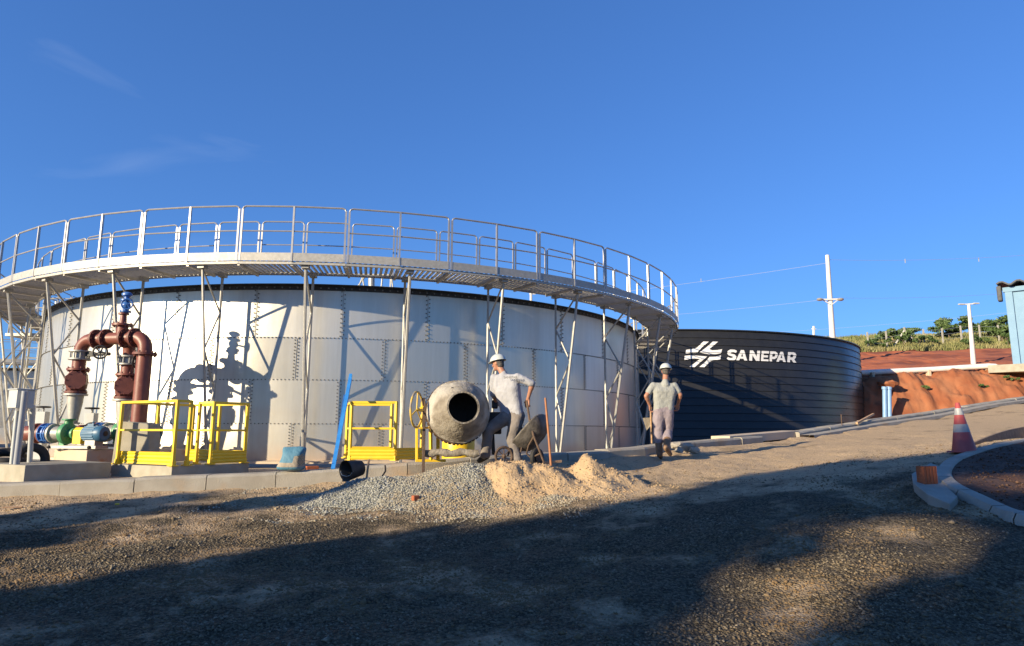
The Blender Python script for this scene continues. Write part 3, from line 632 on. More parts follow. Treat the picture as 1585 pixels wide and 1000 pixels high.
# tall support block behind the left enclosure
q = [P(170, 733, 12.2), P(229, 735, 12.2), P(231, 656, 12.2), P(182, 652, 12.2)]
mm = M(); mm.prism(q, E2*.22); tag(mm.build('support_block', m_conc, org=q[0], bevel=.01), 'tall grey concrete block behind the left yellow guardrail', 'concrete block')

def yrail(name, label, runs, posts, toe, bars, hgt, group):
    """runs: list of (p,q) base points"""
    t = thing(name, label, 'guardrail', posts[0], group)
    up = V(0, 0, 1)
    for p in posts:
        mm = M(); mm.bar(p, p+up*hgt, .05, .05, up=E1); mm.box(p+V(0, 0, .01), (.13, .13, .02), np.array([E1, E2, V(0, 0, 1)]).T); mm.box(p+V(0, 0, .05), (.07, .07, .08), np.array([E1, E2, V(0, 0, 1)]).T); mm.build('post', m_yel, t, bevel=.006)
    for p, q in runs:
        mm = M(); mm.bar(p+up*(hgt-.02), q+up*(hgt-.02), .045, .045, up=up); mm.build('top_rail', m_yel, t, bevel=.005)
        mm = M(); mm.bar(p+up*(hgt*.54), q+up*(hgt*.54), .035, .035, up=up); mm.build('middle_rail', m_yel, t, bevel=.005)
    for p, q in toe:
        mm = M(); p = np.array(p); q = np.array(q); n_ = nrm(np.cross(q-p, up))
        prof = [(0, 0), (.012, .03), (0, .06), (.012, .09), (0, .12), (.012, .15), (0, .18), (.012, .2), (0, .21)]
        v = []; 
        for e in (p, q):
            for o_, z in prof: v.append(e+n_*(o_+.03)+up*(z+.02))
            for o_, z in reversed(prof): v.append(e+n_*(o_+.024)+up*(z+.02))
        k = len(prof)*2; mm.add(v, [(i, (i+1) % k, k+(i+1) % k, k+i) for i in range(k)]+[tuple(range(k)), tuple(range(2*k-1, k-1, -1))]); mm.build('toe_board', m_yel, t)
    return t
s0 = cg+V(0, 0, .165)+E1*.03+E2*.03
a0_, a1_ = s0, s0+E1*1.52; b1_ = s0+E2*1.45; b0_ = s0+E2*.72; far_ = s0+E1*1.52+E2*1.45
m1_ = s0+E2*.26; w1_ = s0+E2*.66+E1*.30
yrail('yellow_guardrail', 'yellow guardrail enclosure with an entrance gap, on the slab beside the red pipes', 
      [(a0_, a1_), (a0_, m1_), (b0_, b1_), (a1_, far_), (far_, b1_), (b0_, w1_)], [a0_, a1_, m1_, b0_, b1_, far_, a1_+E2*.7, w1_, far_*.5+b1_*.5], [(a0_, a1_), (b0_, b1_), (far_, b1_)], None, 1.1, 'yellow guardrails')
g0 = P(541, 713, 12.5); g1 = P(611, 712, 12.5); g1[2] = g0[2]
gl = P(535, 710, 13.6); gl[2] = g0[2]; gr = P(700, 712, 13.4); gr[2] = g0[2]; gr2 = P(652, 712, 12.9); gr2[2] = g0[2]; gf1 = P(604, 710, 13.6); gf1[2] = g0[2]
yrail('yellow_guardrail', 'yellow guardrail enclosure between the leaning blue bars and the mixer',
      [(g0, g1), (g0, gl), (gl, gf1)], [g0, g1, gl, gf1, gr2, gr], [(g0, g1), (g1, gr2), (gl, gf1), (g0, gl)], None, 1.08, 'yellow guardrails')

# ------------------------------------------------------------ pumps and the red pipework
def flange(mm, c, ax, r, t=.03, mi=0):
    d = nrm(ax); mm.tube([np.array(c)-d*t/2, np.array(c)+d*t/2], r, 20, mi)
def bolts_ring(mm, c, ax, r, n=8, s=.014, ln=.09, mi=0):
    d, u, v = frame(ax); c = np.array(c)
    for i in range(n):
        a = 2*PI*i/n; q = c+(u*math.cos(a)+v*math.sin(a))*r; mm.tube([q-d*ln/2, q+d*ln/2], s, 6, mi)
def arc(c, u, v, r, a0, a1, n=8): return [np.array(c)+(u*math.cos(a)+v*math.sin(a))*r for a in np.linspace(a0, a1, n)]
def handwheel(t, c, ax, r, m, spokes=4, name='handwheel'):
    mm = M(); mm.torus(c, ax, r, r*.15, 28, 8); d, u, v = frame(ax)
    for i in range(spokes):
        a = 2*PI*i/spokes+.5; mm.bar(c, np.array(c)+(u*math.cos(a)+v*math.sin(a))*r, r*.17, r*.17)
    mm.sph(c, r*.16, 8); return mm.build(name, m, t, smooth=True)
def dm(px): return 13.65-.40*(px-124)/102
zH = P(181, 524, dm(181))[2]
def PH(px, dz=0): q = P(px, 524, dm(px)); q[2] = zH+dz; return q
man = thing('pipe_manifold', 'tall dark red flanged pipework with two risers and a blue valve on top', 'pipework', P(213, 725, dm(213)))
pr = .125; hl = PH(148); hr = PH(211); X_ = nrm(hr-hl); Z_ = V(0, 0, 1)
lv = P(124, 548, dm(124)); re_ = .26
mm = M(); mm.tube([lv, V(lv[0], lv[1], zH-re_)]+arc(V(lv[0], lv[1], zH-re_)+X_*re_, -X_, Z_, re_, 0, PI/2, 9)[1:]+[hl], pr, 20)
mm.build('elbow', m_red, man, smooth=True)
mm = M(); mm.tube([hl, hr], pr*.98, 20); mm.build('header_pipe', m_red, man, smooth=True)
for px in (150, 165, 194, 209):
    mm = M(); c = PH(px); flange(mm, c, X_, .20, .04); bolts_ring(mm, c, X_, .17, 10)
    mm.build('flange', m_reddk, man, smooth=True)
zc = zH-.24; mm = M(); mm.tube(arc(V(hr[0], hr[1], zc), X_, Z_, .24, PI/2, 0, 9)+[V(hr[0], hr[1], P(226, 548, dm(226))[2])+X_*.24], pr*1.05, 20); mm.build('elbow', m_red, man, smooth=True)
dpx, dpy = hr[0]+X_[0]*.24, hr[1]+X_[1]*.24; dpz = P(226, 548, dm(226))[2]
mm = M(); mm.tube([V(dpx, dpy, dpz), V(dpx, dpy, .7)], .142, 24); mm.build('down_pipe', m_red, man, smooth=True)
mm = M(); c = V(dpx, dpy, dpz); flange(mm, c, Z_, .225, .045); bolts_ring(mm, c, Z_, .19, 10, ln=.11); mm.build('flange', m_reddk, man, smooth=True)
st = PH(188); mm = M(); mm.tube([st, st+Z_*.27], .105, 18); flange(mm, st+Z_*.27, Z_, .195, .04); bolts_ring(mm, st+Z_*.27, Z_, .165, 8)
mm.tube([st+Z_*.28, st+Z_*.50], [.070, .055], 12); flange(mm, st+Z_*.50, Z_, .10, .03); mm.build('top_stub', m_red, man, smooth=True)
bt_ = st+Z_*.52+V(.03, 0, 0); mm = M(); mm.tube([bt_, bt_+Z_*.10], .06, 12); mm.sph(bt_+Z_*.15, (.09, .08, .09), 12); flange(mm, bt_+Z_*.03, Z_, .10, .03); flange(mm, bt_+Z_*.26, Z_, .11, .03); mm.tube([bt_+Z_*.22, bt_+Z_*.36], .05, 10); mm.sph(bt_+Z_*.38, (.11, .09, .06), 10)
bolts_ring(mm, bt_+Z_*.26, Z_, .09, 6, .01, .06); bolts_ring(mm, bt_+Z_*.03, Z_, .09, 6, .01, .06); mm.tube([bt_+Z_*.15, bt_+Z_*.15+V(.10, -.16, 0)], .02, 8); bv = mm.build('blue_valve', m_blue, man, smooth=True)
handwheel(bv, bt_+Z_*.15+V(.12, -.18, 0), V(.35, -.94, 0), .10, m_blue)
def riser(xc, yc, zt, tag_):
    """butterfly valve, spool, check valve, galvanised reducer"""
    z = zt
    def at(dz): return V(xc, yc, z-dz)
    mm = M(); mm.tube([at(-.02), at(.12)], .15, 18); bolts_ring(mm, at(.05), Z_, .175, 10, .013, .2); flange(mm, at(-.03), Z_, .205, .03); flange(mm, at(.13), Z_, .205, .03); mm.build('butterfly_valve', m_galv, man, smooth=True)
    mm = M(); mm.tube([at(.14), at(.34)], .125, 18); flange(mm, at(.34), Z_, .21, .04); bolts_ring(mm, at(.34), Z_, .18, 8, ln=.1); mm.build('spool', m_red, man, smooth=True)
    mm = M(); mm.tube([at(.36), at(.45), at(.58), at(.72), at(.80)], [.13, .18, .195, .18, .14], 18); flange(mm, at(.80), Z_, .20, .04); bolts_ring(mm, at(.80), Z_, .175, 8, ln=.1)
    cv = mm.build('check_valve', m_reddk, man, smooth=True)
    mm = M(); dd = nrm(V(.42, -.9, 0)); c = at(.57)+dd*.15; pl = []
    u = nrm(V(.9, .42, 0))
    for i in range(8):
        a = 2*PI*(i+.5)/8; pl.append(c+u*math.cos(a)*.20+Z_*math.sin(a)*.19)
    mm.prism(pl, dd*.07); bolts_ring(mm, c+dd*.07, dd, .17, 8, .012, .03); mm.build('cover_plate', m_reddk, cv, bevel=.01)
    mm = M(); flange(mm, at(.85), Z_, .22, .035); mm.tube([at(.85), at(1.02), at(1.42)], [.155, .14, .085], 20); flange(mm, at(1.42), Z_, .13, .03); mm.build('reducer', m_galv, man, smooth=True)
    return at(1.43)
r1 = riser(lv[0], lv[1], lv[2]+.02, 0)
# second branch turns down from the header, a little further back
c2 = P(199, 556, dm(199)+.25); h2 = PH(190); mm = M()
mm.tube([h2, h2+V(.02, .12, -.01), V(c2[0], c2[1]-.05, h2[2]-.07), V(c2[0], c2[1], h2[2]-.19), V(c2[0], c2[1], c2[2]+.03)], pr*.95, 18); mm.build('elbow', m_red, man, smooth=True)
r2 = riser(c2[0], c2[1], c2[2]+.02, 1)
hw = P(155, 545, dm(155)-.30); mm = M(); mm.tube([V(lv[0]+.12, lv[1], hw[2]), V(hw[0], lv[1]-.1, hw[2])], .035, 10); mm.box(V(lv[0]+.24, lv[1]-.03, hw[2]), (.14, .1, .09)); mm.tube([V(hw[0], lv[1]-.1, hw[2]), hw], .02, 8); gb = mm.build('gear_shaft', m_black, man, smooth=True)
handwheel(gb, hw, V(.3, -1, 0), .125, m_black, 5)
hw2 = V(c2[0]+.33, c2[1]-.25, c2[2]-.08); mm = M(); mm.tube([V(c2[0]+.1, c2[1], c2[2]-.05), V(c2[0]+.3, c2[1]-.02, c2[2]-.05), hw2], .03, 8); gb = mm.build('gear_shaft', m_black, man, smooth=True); handwheel(gb, hw2, V(1, -.4, 0), .12, m_black, 5)

def pump(loc, label):
    """axis along local +x"""
    t = thing('water_pump', label, 'pump', (0, 0, 0), 'green water pumps with blue motors')
    o = (0, 0, 0); Xv = V(1, 0, 0)
    mm = M(); mm.lathe((0, 0, 0), V(0, -0, 0)+Xv, [(.0, -.07), (.15, -.07), (.20, -.05), (.215, 0), (.20, .05), (.15, .07), (0, .07)], 28); mm.tube([V(-.0, 0, .1), V(.02, 0, .26)], [.09, .075], 14); flange(mm, (.02, 0, .27), Z_, .125, .03)
    mm.torus((0, 0, 0), Xv, .13, .02, 24, 6); bolts_ring(mm, (.07, 0, 0), Xv, .125, 12, .013, .05); mm.bar((-.05, 0, -.10), (-.09, 0, -.24), .07, .12); mm.build('volute', m_green, t, org=o, smooth=True)
    mm = M(); mm.tube([(.07, 0, 0), (.28, 0, 0)], [.09, .07], 16); mm.tube([(.16, 0, 0), (.20, 0, 0)], .11, 16); mm.build('bearing_housing', m_green, t, org=o, smooth=True)
    mm = M(); mm.prism([(.24, -.10, -.20), (.24, -.10, .06), (.24, -.05, .12), (.24, .05, .12), (.24, .10, .06), (.24, .10, -.20)], (.20, 0, 0)); mm.build('coupling_guard', m_yel, t, org=o, bevel=.008)
    mm = M(); mm.lathe((.66, 0, 0), Xv, [(0, -.22), (.13, -.22), (.14, -.2), (.14, .09), (.15, .10), (.155, .2), (.13, .24), (0, .25)], 24)
    for i in range(18):
        a = 2*PI*i/18; mm.bar((.47, .14*math.cos(a), .14*math.sin(a)), (.74, .14*math.cos(a), .14*math.sin(a)), .012, .03)
    mm.box((.6, -.0, .16), (.14, .12, .06)); mm.torus((.60, 0, .21), (0, 1, 0), .02, .007, 10, 5); mo = mm.build('motor', m_motor, t, org=o, smooth=True)
    mm = M(); mm.lathe((.91, 0, 0), Xv, [(0, 0), (.05, 0), (.05, .012), (0, .014)], 16); mm.build('fan_cover', m_black, mo, org=o)
    mm = M(); mm.bar((-.3, 0, -.26), (.86, 0, -.26), .30, .06, up=V(0, 0, 1)); mm.box((.66, 0, -.18), (.24, .2, .1)); mm.build('base_frame', m_galv, t, org=o, bevel=.005)
    mm = M(); 
    for xx in (-.24, .72): mm.sph((xx, -.16, -.26), .035, 8)
    mm.build('bolt_cap', m_black, t, org=o, smooth=True)
    mm = M(); mm.tube([(-.07, 0, 0), (-.30, 0, 0)], [.11, .15], 20); mm.tube([(-.30, 0, 0), (-.34, 0, 0)], .19, 20); mm.build('suction_reducer', m_galv, t, org=o, smooth=True)
    mm = M()
    for xx in (-.37, -.42, -.47, -.53): flange(mm, (xx, 0, 0), Xv, .20 if xx != -.47 else .17, .02)
    bolts_ring(mm, (-.45, 0, 0), Xv, .185, 8, .011, .22); mm.build('expansion_joint', m_blue, t, org=o, smooth=True)
    mm = M(); mm.tube([(-.54, 0, 0), (-.62, 0, 0), (-1.0, 0, 0)], [.13, .15, .15], 20); flange(mm, (-.56, 0, 0), Xv, .20, .03); flange(mm, (-.70, 0, 0), Xv, .20, .03); flange(mm, (-.74, 0, 0), Xv, .20, .03); bolts_ring(mm, (-.72, 0, 0), Xv, .18, 8, .011, .12); mm.build('suction_pipe', m_red, t, org=o, smooth=True)
    t.location = Vector(loc); t.rotation_euler = (0, 0, R(-14)); return t
p1 = P(104, 671, 13.35); pu = pump(p1, 'near green water pump with yellow guard and blue motor on the stained plinth')
pu2 = dup(pu, None, (P(187, 669, 13.7))); pu2['label'] = 'rear green water pump showing its blue motor past the tall grey block'
def gate(px, py, d, label):
    c = P(px, py, d); t = thing('gate_valve', label, 'valve', c, 'grey gate valves behind the pumps'); g = gz(c[0], c[1])
    mm = M(); mm.box(c-V(0, 0, .28), (.20, .16, .36)); mm.box(c-V(0, 0, .5), (.28, .2, .06)); mm.box(V(c[0], c[1], (c[2]-.5+g)/2), (.22, .18, c[2]-.5-g)); mm.build('body', m_grey, t, bevel=.01)
    mm = M(); mm.tube([c-V(0, 0, .14), c+V(0, 0, .01)], .02, 8); mm.build('stem', m_galv, t); handwheel(t, c, V(0, 0, 1), .125, m_black, 5)
gate(68, 630, 14.6, 'grey gate valve with a flat black handwheel, left of the near red riser')
gate(143, 632, 14.3, 'grey gate valve with a flat black handwheel, between the two red risers')

# control box on its posts
cb = P(30, 722, 10.9); t = thing('control_box', 'grey electrical control box on two grey posts at the left edge', 'control box', cb)
bx_c = P(33, 618, 10.9)
mm = M(); mm.box(bx_c, (.26, .26, .29), np.array([E1, E2, V(0, 0, 1)]).T); mm.box(bx_c+V(0, 0, .155), (.30, .30, .02), np.array([E1, E2, V(0, 0, 1)]).T); mm.build('enclosure', m_grey, t, bevel=.008)
mm = M(); mm.tube([P(25, 722, 10.9), P(39, 605, 10.75)], .045, 12); mm.build('conduit', m_pvc, t, smooth=True)
mm = M(); mm.tube([P(18, 722, 11.0), P(27, 636, 11.0)], .035, 12); mm.build('post', m_grey, t, smooth=True)
mm = M(); mm.tube([P(46, 715, 11.3), P(51, 628, 11.1)], .04, 12); mm.build('post', m_grey, t, smooth=True)
mm = M()
for dz in (-.08, .0, .08): mm.box(bx_c+E1*.135+V(0, 0, dz)-E2*.10, (.02, .03, .03), np.array([E1, E2, V(0, 0, 1)]).T)
mm.build('hinge', m_black, t)
# tyres
for (px, py, d, ax, lab) in ((10, 708, 11.8, (.25, -.3, .95), 'worn tyre lying flat behind the control box slab'), (12, 715, 11.75, (.0, .05, 1), 'lower tyre of the pair behind the control box slab'), (47, 712, 11.9, (.75, -.65, .1), 'black tyre standing upright behind the control box posts')):
    c = P(px, py, d); mm = M(); mm.torus(c, V(*ax), .22, .075, 28, 10); tag(mm.build('tyre', m_rubber, org=c, smooth=True), lab, 'tyre', 'old tyres behind the slab')

# ladder tower seen through the lattice on the left
lt = P(45, 700, 19.5); t = thing('ladder_tower', 'galvanised caged ladder standing behind the lattice legs at the left', 'ladder', lt); gl_ = lt[2]-.3
bx = [P(px, 600, 19.5)[:2] for px in (30, 58)]; zt = P(45, 500, 19.5)[2]
mm = M()
for q in bx:
    for dy in (0, .6): mm.tube([V(q[0], q[1]+dy, gl_), V(q[0], q[1]+dy, zt+.8)], .03, 6)
mm.build('upright', m_galv, t)
mm = M()
for i in range(18):
    z = gl_+.3*(i+1)
    if z < zt+.7: mm.tube([V(bx[0][0], bx[0][1], z), V(bx[1][0], bx[1][1], z)], .016, 6)
mm.build('rungs', m_galv, t)
mm = M()
for i in range(7):
    z = gl_+1.2+.62*i; c = (V(*bx[0], z)+V(*bx[1], z))/2; r = .36; mm.tube([c+V(-.26, 0, 0), c+V(-.36, .3, 0), c+V(-.2, .62, 0), c+V(.2, .62, 0), c+V(.36, .3, 0), c+V(.26, 0, 0)], .014, 5)
mm.build('cage', m_galv, t)
mm = M(); z = zt-.3; c = V((bx[0][0]+bx[1][0])/2, bx[0][1]+.9, z); mm.box(c, (2.2, 1.2, .08))
for dx in (-1.05, 0, 1.05):
    mm.tube([c+V(dx, -.55, 0), c+V(dx, -.55, 1.1)], .02, 6)
for dz in (.55, 1.1): mm.tube([c+V(-1.05, -.55, dz), c+V(1.05, -.55, dz)], .018, 6)
mm.build('platform', m_galv, t)
# strut frame rising above the far rim
t0 = P(575, 640, 24.4); t = thing('mixer_bridge', 'thin steel strut frame poking above the near tank rim', 'frame', (t0[0], t0[1], .85))
mm = M()
for a, b in (((540, 462), (566, 427)), ((548, 462), (562, 428)), ((566, 460), (561, 427)), ((575, 460), (575, 427)), ((581, 460), (577, 427)), ((589, 460), (592, 427)), ((604, 460), (605, 427)), ((610, 460), (606, 427))):
    mm.tube([P(*a, 24.4), P(*b, 24.4)], .03, 6)
mm.build('strut', m_galv, t)
mm = M(); mm.bar(P(535, 426, 24.4), P(615, 427, 24.4), .12, .1); mm.tube([V(t0[0], t0[1], .9), P(575, 430, 24.4)], .12, 12); mm.build('column', m_galv, t)
# ------------------------------------------------------------ small site things
def P2(px, py, d): return P(px, py, d)
# cement bag
cbg = P(450, 729, 10.7); t = thing('cement_bag', 'half empty blue and brown paper cement bag standing against the pad edge', 'bag', cbg)
def bagpt(u, v, s):      # u across, v up
    x = (435, 430, 437, 440)[0]; 
    return None
rows = [(430, 471, 729, .17), (429, 472, 722, .20), (434, 470, 716, .19), (439, 471, 705, .16), (438, 474, 697, .11), (436, 476, 690, .03)]
v = []
for i, (xl, xr, yy, dep) in enumerate(rows):
    cl, crr = P(xl, yy, 10.7), P(xr, yy, 10.7)
    for j in range(14):
        a = 2*PI*j/14; ca, sa = math.cos(a), math.sin(a); ca = math.copysign(abs(ca)**.6, ca); sa = math.copysign(abs(sa)**.6, sa)
        v.append((cl+crr)/2+(crr-cl)/2*ca+V(0, 1, 0)*dep*sa+V(0, 0, .012*random.uniform(-1, 1)))
n_ = 14; f = [(i*n_+j, i*n_+(j+1) % n_, (i+1)*n_+(j+1) % n_, (i+1)*n_+j) for i in range(len(rows)-1) for j in range(n_)]+[tuple(range(n_-1, -1, -1)), tuple((len(rows)-1)*n_+j for j in range(n_))]
mm = M(); mm.add(v, f); mm.m = [0 if (i//n_) in (1, 4) else 1 for i in range(len(f))]
mm.m = [0 if ((q//n_) in (0, 3, 4)) or ((q//n_) == 2 and (q % n_) in (8, 9, 10)) or (q//n_ == 1 and q % n_ in (8, 9, 10)) and False else 1 for q in range(len(f))]
o = mm.build('sack', [m_bagb, m_bagp], t, smooth=True); sb = o.modifiers.new('s', 'SUBSURF'); sb.levels = 1; sb.render_levels = 2
def text_mesh(txt, org, xdir, updir, size, m, name, parent, bold=.02, ext=.004, shear=0):
    cu = bpy.data.curves.new(name, 'FONT'); cu.body = txt; cu.size = 1; cu.offset = bold; cu.extrude = 0; cu.shear = shear
    ob = bpy.data.objects.new(name, cu); COL.objects.link(ob); dg = bpy.context.evaluated_depsgraph_get(); me = bpy.data.meshes.new_from_object(ob.evaluated_get(dg)); bpy.data.objects.remove(ob)
    xd, ud = nrm(xdir), nrm(updir); nn = np.cross(xd, ud); base = np.array(org)-ORG.get(parent.name, V(0, 0, 0))
    for v_ in me.vertices: q = base+xd*v_.co.x*size+ud*v_.co.y*size+nn*ext; v_.co = Vector(q)
    me.materials.clear(); me.materials.append(m); o = bpy.data.objects.new(name, me); COL.objects.link(o); o.parent = parent; return o
q0 = P(461, 703, 10.50); text_mesh('VO', q0, V(.04, 0, -1), V(1, .12, .04), .115, m_black, 'lettering', t)
# bricks by the bag
for (px, py, d, sz_, rz, lab) in ((483, 727, 11.6, (.2, .12, .12), .5, 'clay brick lying on the pad just right of the cement bag'), (461, 727, 11.5, (.1, .1, .12), .2, 'small broken clay brick half hidden by the cement bag')):
    c = P(px, py, d); mm = M(); ca, sa = math.cos(rz), math.sin(rz); mm.box(c, sz_, [[ca, -sa, 0], [sa, ca, 0], [0, 0, 1]]); tag(mm.build('brick', m_clay, org=c, bevel=.006), lab, 'brick')
# blue profiles leaning
a, b = P(515, 727, 10.75), P(543, 580, 12.6); mm = M(); mm.bar(a, b, .055, .05); mm.bar(a+(b-a)*.0+V(.03, 0, 0), b+V(.03, 0, 0)-(b-a)*.05, .012, .06)
for k in range(9): mm.tube([a+(b-a)*(.08+.1*k)+V(.03, -.03, 0), a+(b-a)*(.08+.1*k)+V(.04, -.05, 0)], .012, 6)
tag(mm.build('blue_bar', m_blue_bar if 'm_blue_bar' in globals() else m_blue, org=a), 'long bright blue steel bar leaning beside the middle yellow guardrail', 'steel bar')
a, b = P(524, 655, 12.0), P(534, 612, 12.5); mm = M(); mm.bar(P(516, 725, 11.1), b, .05, .03); tag(mm.build('blue_bar', m_blue, org=a), 'shorter blue bar tucked behind the long leaning blue bar', 'steel bar')
# bucket on its side
c = P(535, 729, 9.9); ax = nrm(V(.62, .76, .12)); t = thing('bucket', 'black bucket lying on its side at the top of the gravel heap', 'bucket', c)
mm = M(); mm.lathe(c, ax, [(.150, 0), (.156, .0), (.156, .012), (.150, .016), (.110, .27), (0, .272), (0, .262), (.104, .26), (.143, .01), (.150, 0)], 28); mm.build('body', m_soot, t, smooth=True)
mm = M(); d_, u_, v_ = frame(ax); mm.tube([c+u_*.15+d_*.02, c+u_*.10+v_*.06+d_*.0, c+v_*.08+d_*.01, c-u_*.10+v_*.06+d_*.0, c-u_*.15+d_*.02], .005, 6); mm.build('handle', m_galv, t, smooth=True)
# hoe
h0, h1 = P(567, 741, 10.0), P(571, 711, 10.05); t = thing('hoe', 'hoe with a pale wooden handle stuck in the gravel heap', 'hoe', h0)
mm = M(); mm.tube([h0-V(0, 0, .05), h1], .016, 8); mm.build('handle', m_wood, t, smooth=True)
mm = M(); mm.tube([P(596, 720, 10.0), P(597, 729, 10.0), P(591, 738, 9.95), P(580, 743, 9.9), P(570, 746, 9.9)], .012, 6); mm.prism([P(560, 742, 9.95), P(585, 740, 9.9), P(590, 750, 9.8), P(562, 752, 9.8)], (0, .01, .006)); mm.build('blade', m_rust, t)

# heaps
def mound(name, gs, m, label, cat, amp, nsc, x0, x1, y0, y1, step=.025, sharp=.0, st=None, sm=None, fine=.0):
    xs = np.arange(x0, x1, step); ys = np.arange(y0, y1, step); X, Y = np.meshgrid(xs, ys); h = np.zeros_like(X)
    for px, py, d, hh, sxx, syy in gs:
        c = P(px, py, d); r2 = ((X-c[0])/sxx)**2+((Y-c[1])/syy)**2; h = np.maximum(h, 0)+hh*np.exp(-r2*.5)*1.0
    h = h-.035; h = h+amp*fbm(X*nsc, Y*nsc, 91, 4)*np.clip(h*6+.2, .15, 1)-sharp*np.abs(fbm(X*nsc*.6, Y*nsc*.6, 19, 3))*np.clip(h*5, 0, 1)
    h = h+fine*fbm(X*14, Y*14, 61, 3)*np.clip(h*10, 0, 1)
    Z = ground(X, Y)+h; mk = (h > -.005) & (Y < ky(X)+.25)
    Z = np.where(h < 0, ground(X, Y)+np.minimum(h, 0)-.01, Z)
    o = grid_obj(name, X, Y, Z, m, mask=mk, org=(X.mean(), Y.mean(), float(Z.min()))); tag(o, label, cat)
    if st:
        rg = np.random.default_rng(5); mkb = (h > -.034-.0*X) & (Y < ky(X)+.05); i = rg.integers(0, X.size, st*6); pr_ = np.where(mk, 1.0, np.where(h > -.03, .5, .10)); i = i[mkb.ravel()[i] & (rg.uniform(0, 1, len(i)) < pr_.ravel()[i])][:st]; xx = X.ravel()[i]+rg.uniform(-step, step, len(i)); yy = Y.ravel()[i]; s_ = .008+.013*rg.uniform(0, 1, len(i))**1.7
        so_ = stones('loose_stones', xx, yy, np.where(mk.ravel()[i], Z.ravel()[i], ground(xx, yy))+s_*.15, s_, sm or m_st2, 8, org=(X.mean(), Y.mean(), float(Z.min()))); so_.location = (0, 0, 0); so_.parent = o; so_['kind'] = 'stuff'
    return o
mound('gravel_heap', [(555, 766, 9.7, .17, .30, .28), (505, 780, 9.4, .06, .4, .3), (640, 762, 9.7, .14, .40, .34), (600, 775, 9.4, .08, .5, .3), (705, 745, 10.0, .20, .38, .36), (750, 752, 9.7, .12, .42, .40), (660, 780, 9.15, .05, .6, .2), (850, 768, 9.3, .045, .2, .12)], m_gpile,
      'low heap of pale grey crushed stone in front of the mixer', 'gravel heap', .035, 2.2, -4.0, 1.6, 8.2, 10.9, .03, st=26000)
mound('sand_heap', [(766, 752, 10.0, .17, .26, .30), (805, 752, 10.0, .20, .28, .30), (850, 750, 10.1, .19, .26, .28), (908, 745, 10.2, .27, .15, .22), (930, 748, 10.2, .20, .28, .26), (965, 748, 10.2, .13, .22, .2), (880, 765, 9.7, .12, .6, .2), (790, 770, 9.5, .14, .34, .18), (745, 765, 9.7, .10, .22, .22)], m_sand,
      'lumpy heap of pale yellow sand in front of the bending worker', 'sand heap', .05, 3.0, -1.0, 2.4, 9.1, 10.9, .02, sharp=.055, st=2000, sm=m_clod, fine=.012)
# thin spilled sand streak on the road
c = P(643, 771, 9.05); mm = M(); mm.box(c, (.09, .07, .07), [[.8, -.6, 0], [.6, .8, 0], [0, 0, 1]]); tag(mm.build('brick_piece', m_clay, org=c, bevel=.012), 'broken brick piece lying on the grey gravel heap', 'brick')

# ------------------------------------------------------------ cement mixer
DX = 10.6; mc = P(710, 637, DX); t = thing('cement_mixer', 'cement caked drum mixer with a yellow frame and tilting wheel', 'cement mixer', P(710, 716, DX))
ax = nrm(V(.24, -.95, .12))
prof = [(0, -.46), (.20, -.46), (.24, -.44), (.42, -.22), (.475, -.10), (.485, -.08), (.485, -.02), (.495, -.02), (.495, .03), (.475, .04), (.44, .12), (.34, .28), (.255, .39), (.25, .42), (.225, .42), (.222, .38), (.31, .26), (.45, .02), (.40, -.2), (.2, -.43), (0, -.43)]
mm = M(); mm.lathe(mc, ax, prof, 56)
vv = mm.v[0]
for i in range(len(vv)):
    rr = hnoise(vv[i][0]*7+3, vv[i][2]*7+vv[i][1]*5, 4); r3_ = hnoise(vv[i][0]*22, vv[i][2]*22+vv[i][1]*15, 6); d0 = nrm(vv[i]-mc); vv[i] = vv[i]+d0*(.008*rr+.006*max(0, r3_))
mm.m = [0]*len(mm.f); nr = 56
for q in range(len(mm.f)):
    if q//nr >= 14: mm.m[q] = 1
drum = mm.build('drum', [m_cem, m_cemin], t, smooth=True)
mm = M(); d_, u_, v_ = frame(ax)
for a in (.5, 2.6, 4.7): mm.bar(mc+(u_*math.cos(a)+v_*math.sin(a))*.40-ax*.2, mc+(u_*math.cos(a+.5)+v_*math.sin(a+.5))*.30+ax*.25, .03, .14)
mm.build('mixing_blade', m_cemin, drum)
mm = M(); mm.torus(mc-ax*.10, ax, .485, .018, 48, 6)
for i in range(48):
    a = 2*PI*i/48; mm.bar(mc-ax*.10+(u_*math.cos(a)+v_*math.sin(a))*.48, mc-ax*.10+(u_*math.cos(a)+v_*math.sin(a))*.515, .02, .05)
mm.build('gear_ring', m_rust, drum)
# yoke and stand
lf = P(656, 617, DX-.05); lb = P(656, 731, DX-.1)
mm = M(); mm.bar(P(657, 630, DX), P(655, 733, DX-.1), .045, .06); mm.bar(P(655, 616, DX), P(660, 640, DX), .05, .04); mm.build('stand_post', m_rust, t, bevel=.004)
mm = M(); mm.bar(P(666, 622, DX+.1), P(667, 712, DX+.15), .04, .05); mm.bar(P(645, 660, DX+.1), P(645, 713, DX+.1), .035, .04); mm.bar(P(678, 655, DX+.2), P(678, 713, DX+.25), .05, .05)
mm.bar(P(650, 632, DX+.02), P(682, 622, DX+.02), .03, .035); mm.bar(P(643, 713, DX+.1), P(690, 713, DX+.2), .045, .04); mm.bar(P(648, 663, DX+.1), P(682, 661, DX+.2), .025, .03); mm.build('frame', m_yel, t, bevel=.004)
mm = M(); mm.tube([P(657, 637, DX), P(672, 637, DX)], .03, 10); mm.tube([P(668, 637, DX), P(690, 637, DX+.2)], .05, 10); mm.box(P(667, 636, DX), (.06, .08, .16)); mm.build('pivot', m_black, t)
wc = P(645, 634, DX-.1); mm = M(); mm.torus(wc, V(.97, -.20, 0), .275, .017, 40, 8); d_, u_, v_ = frame(V(.97, -.20, 0))
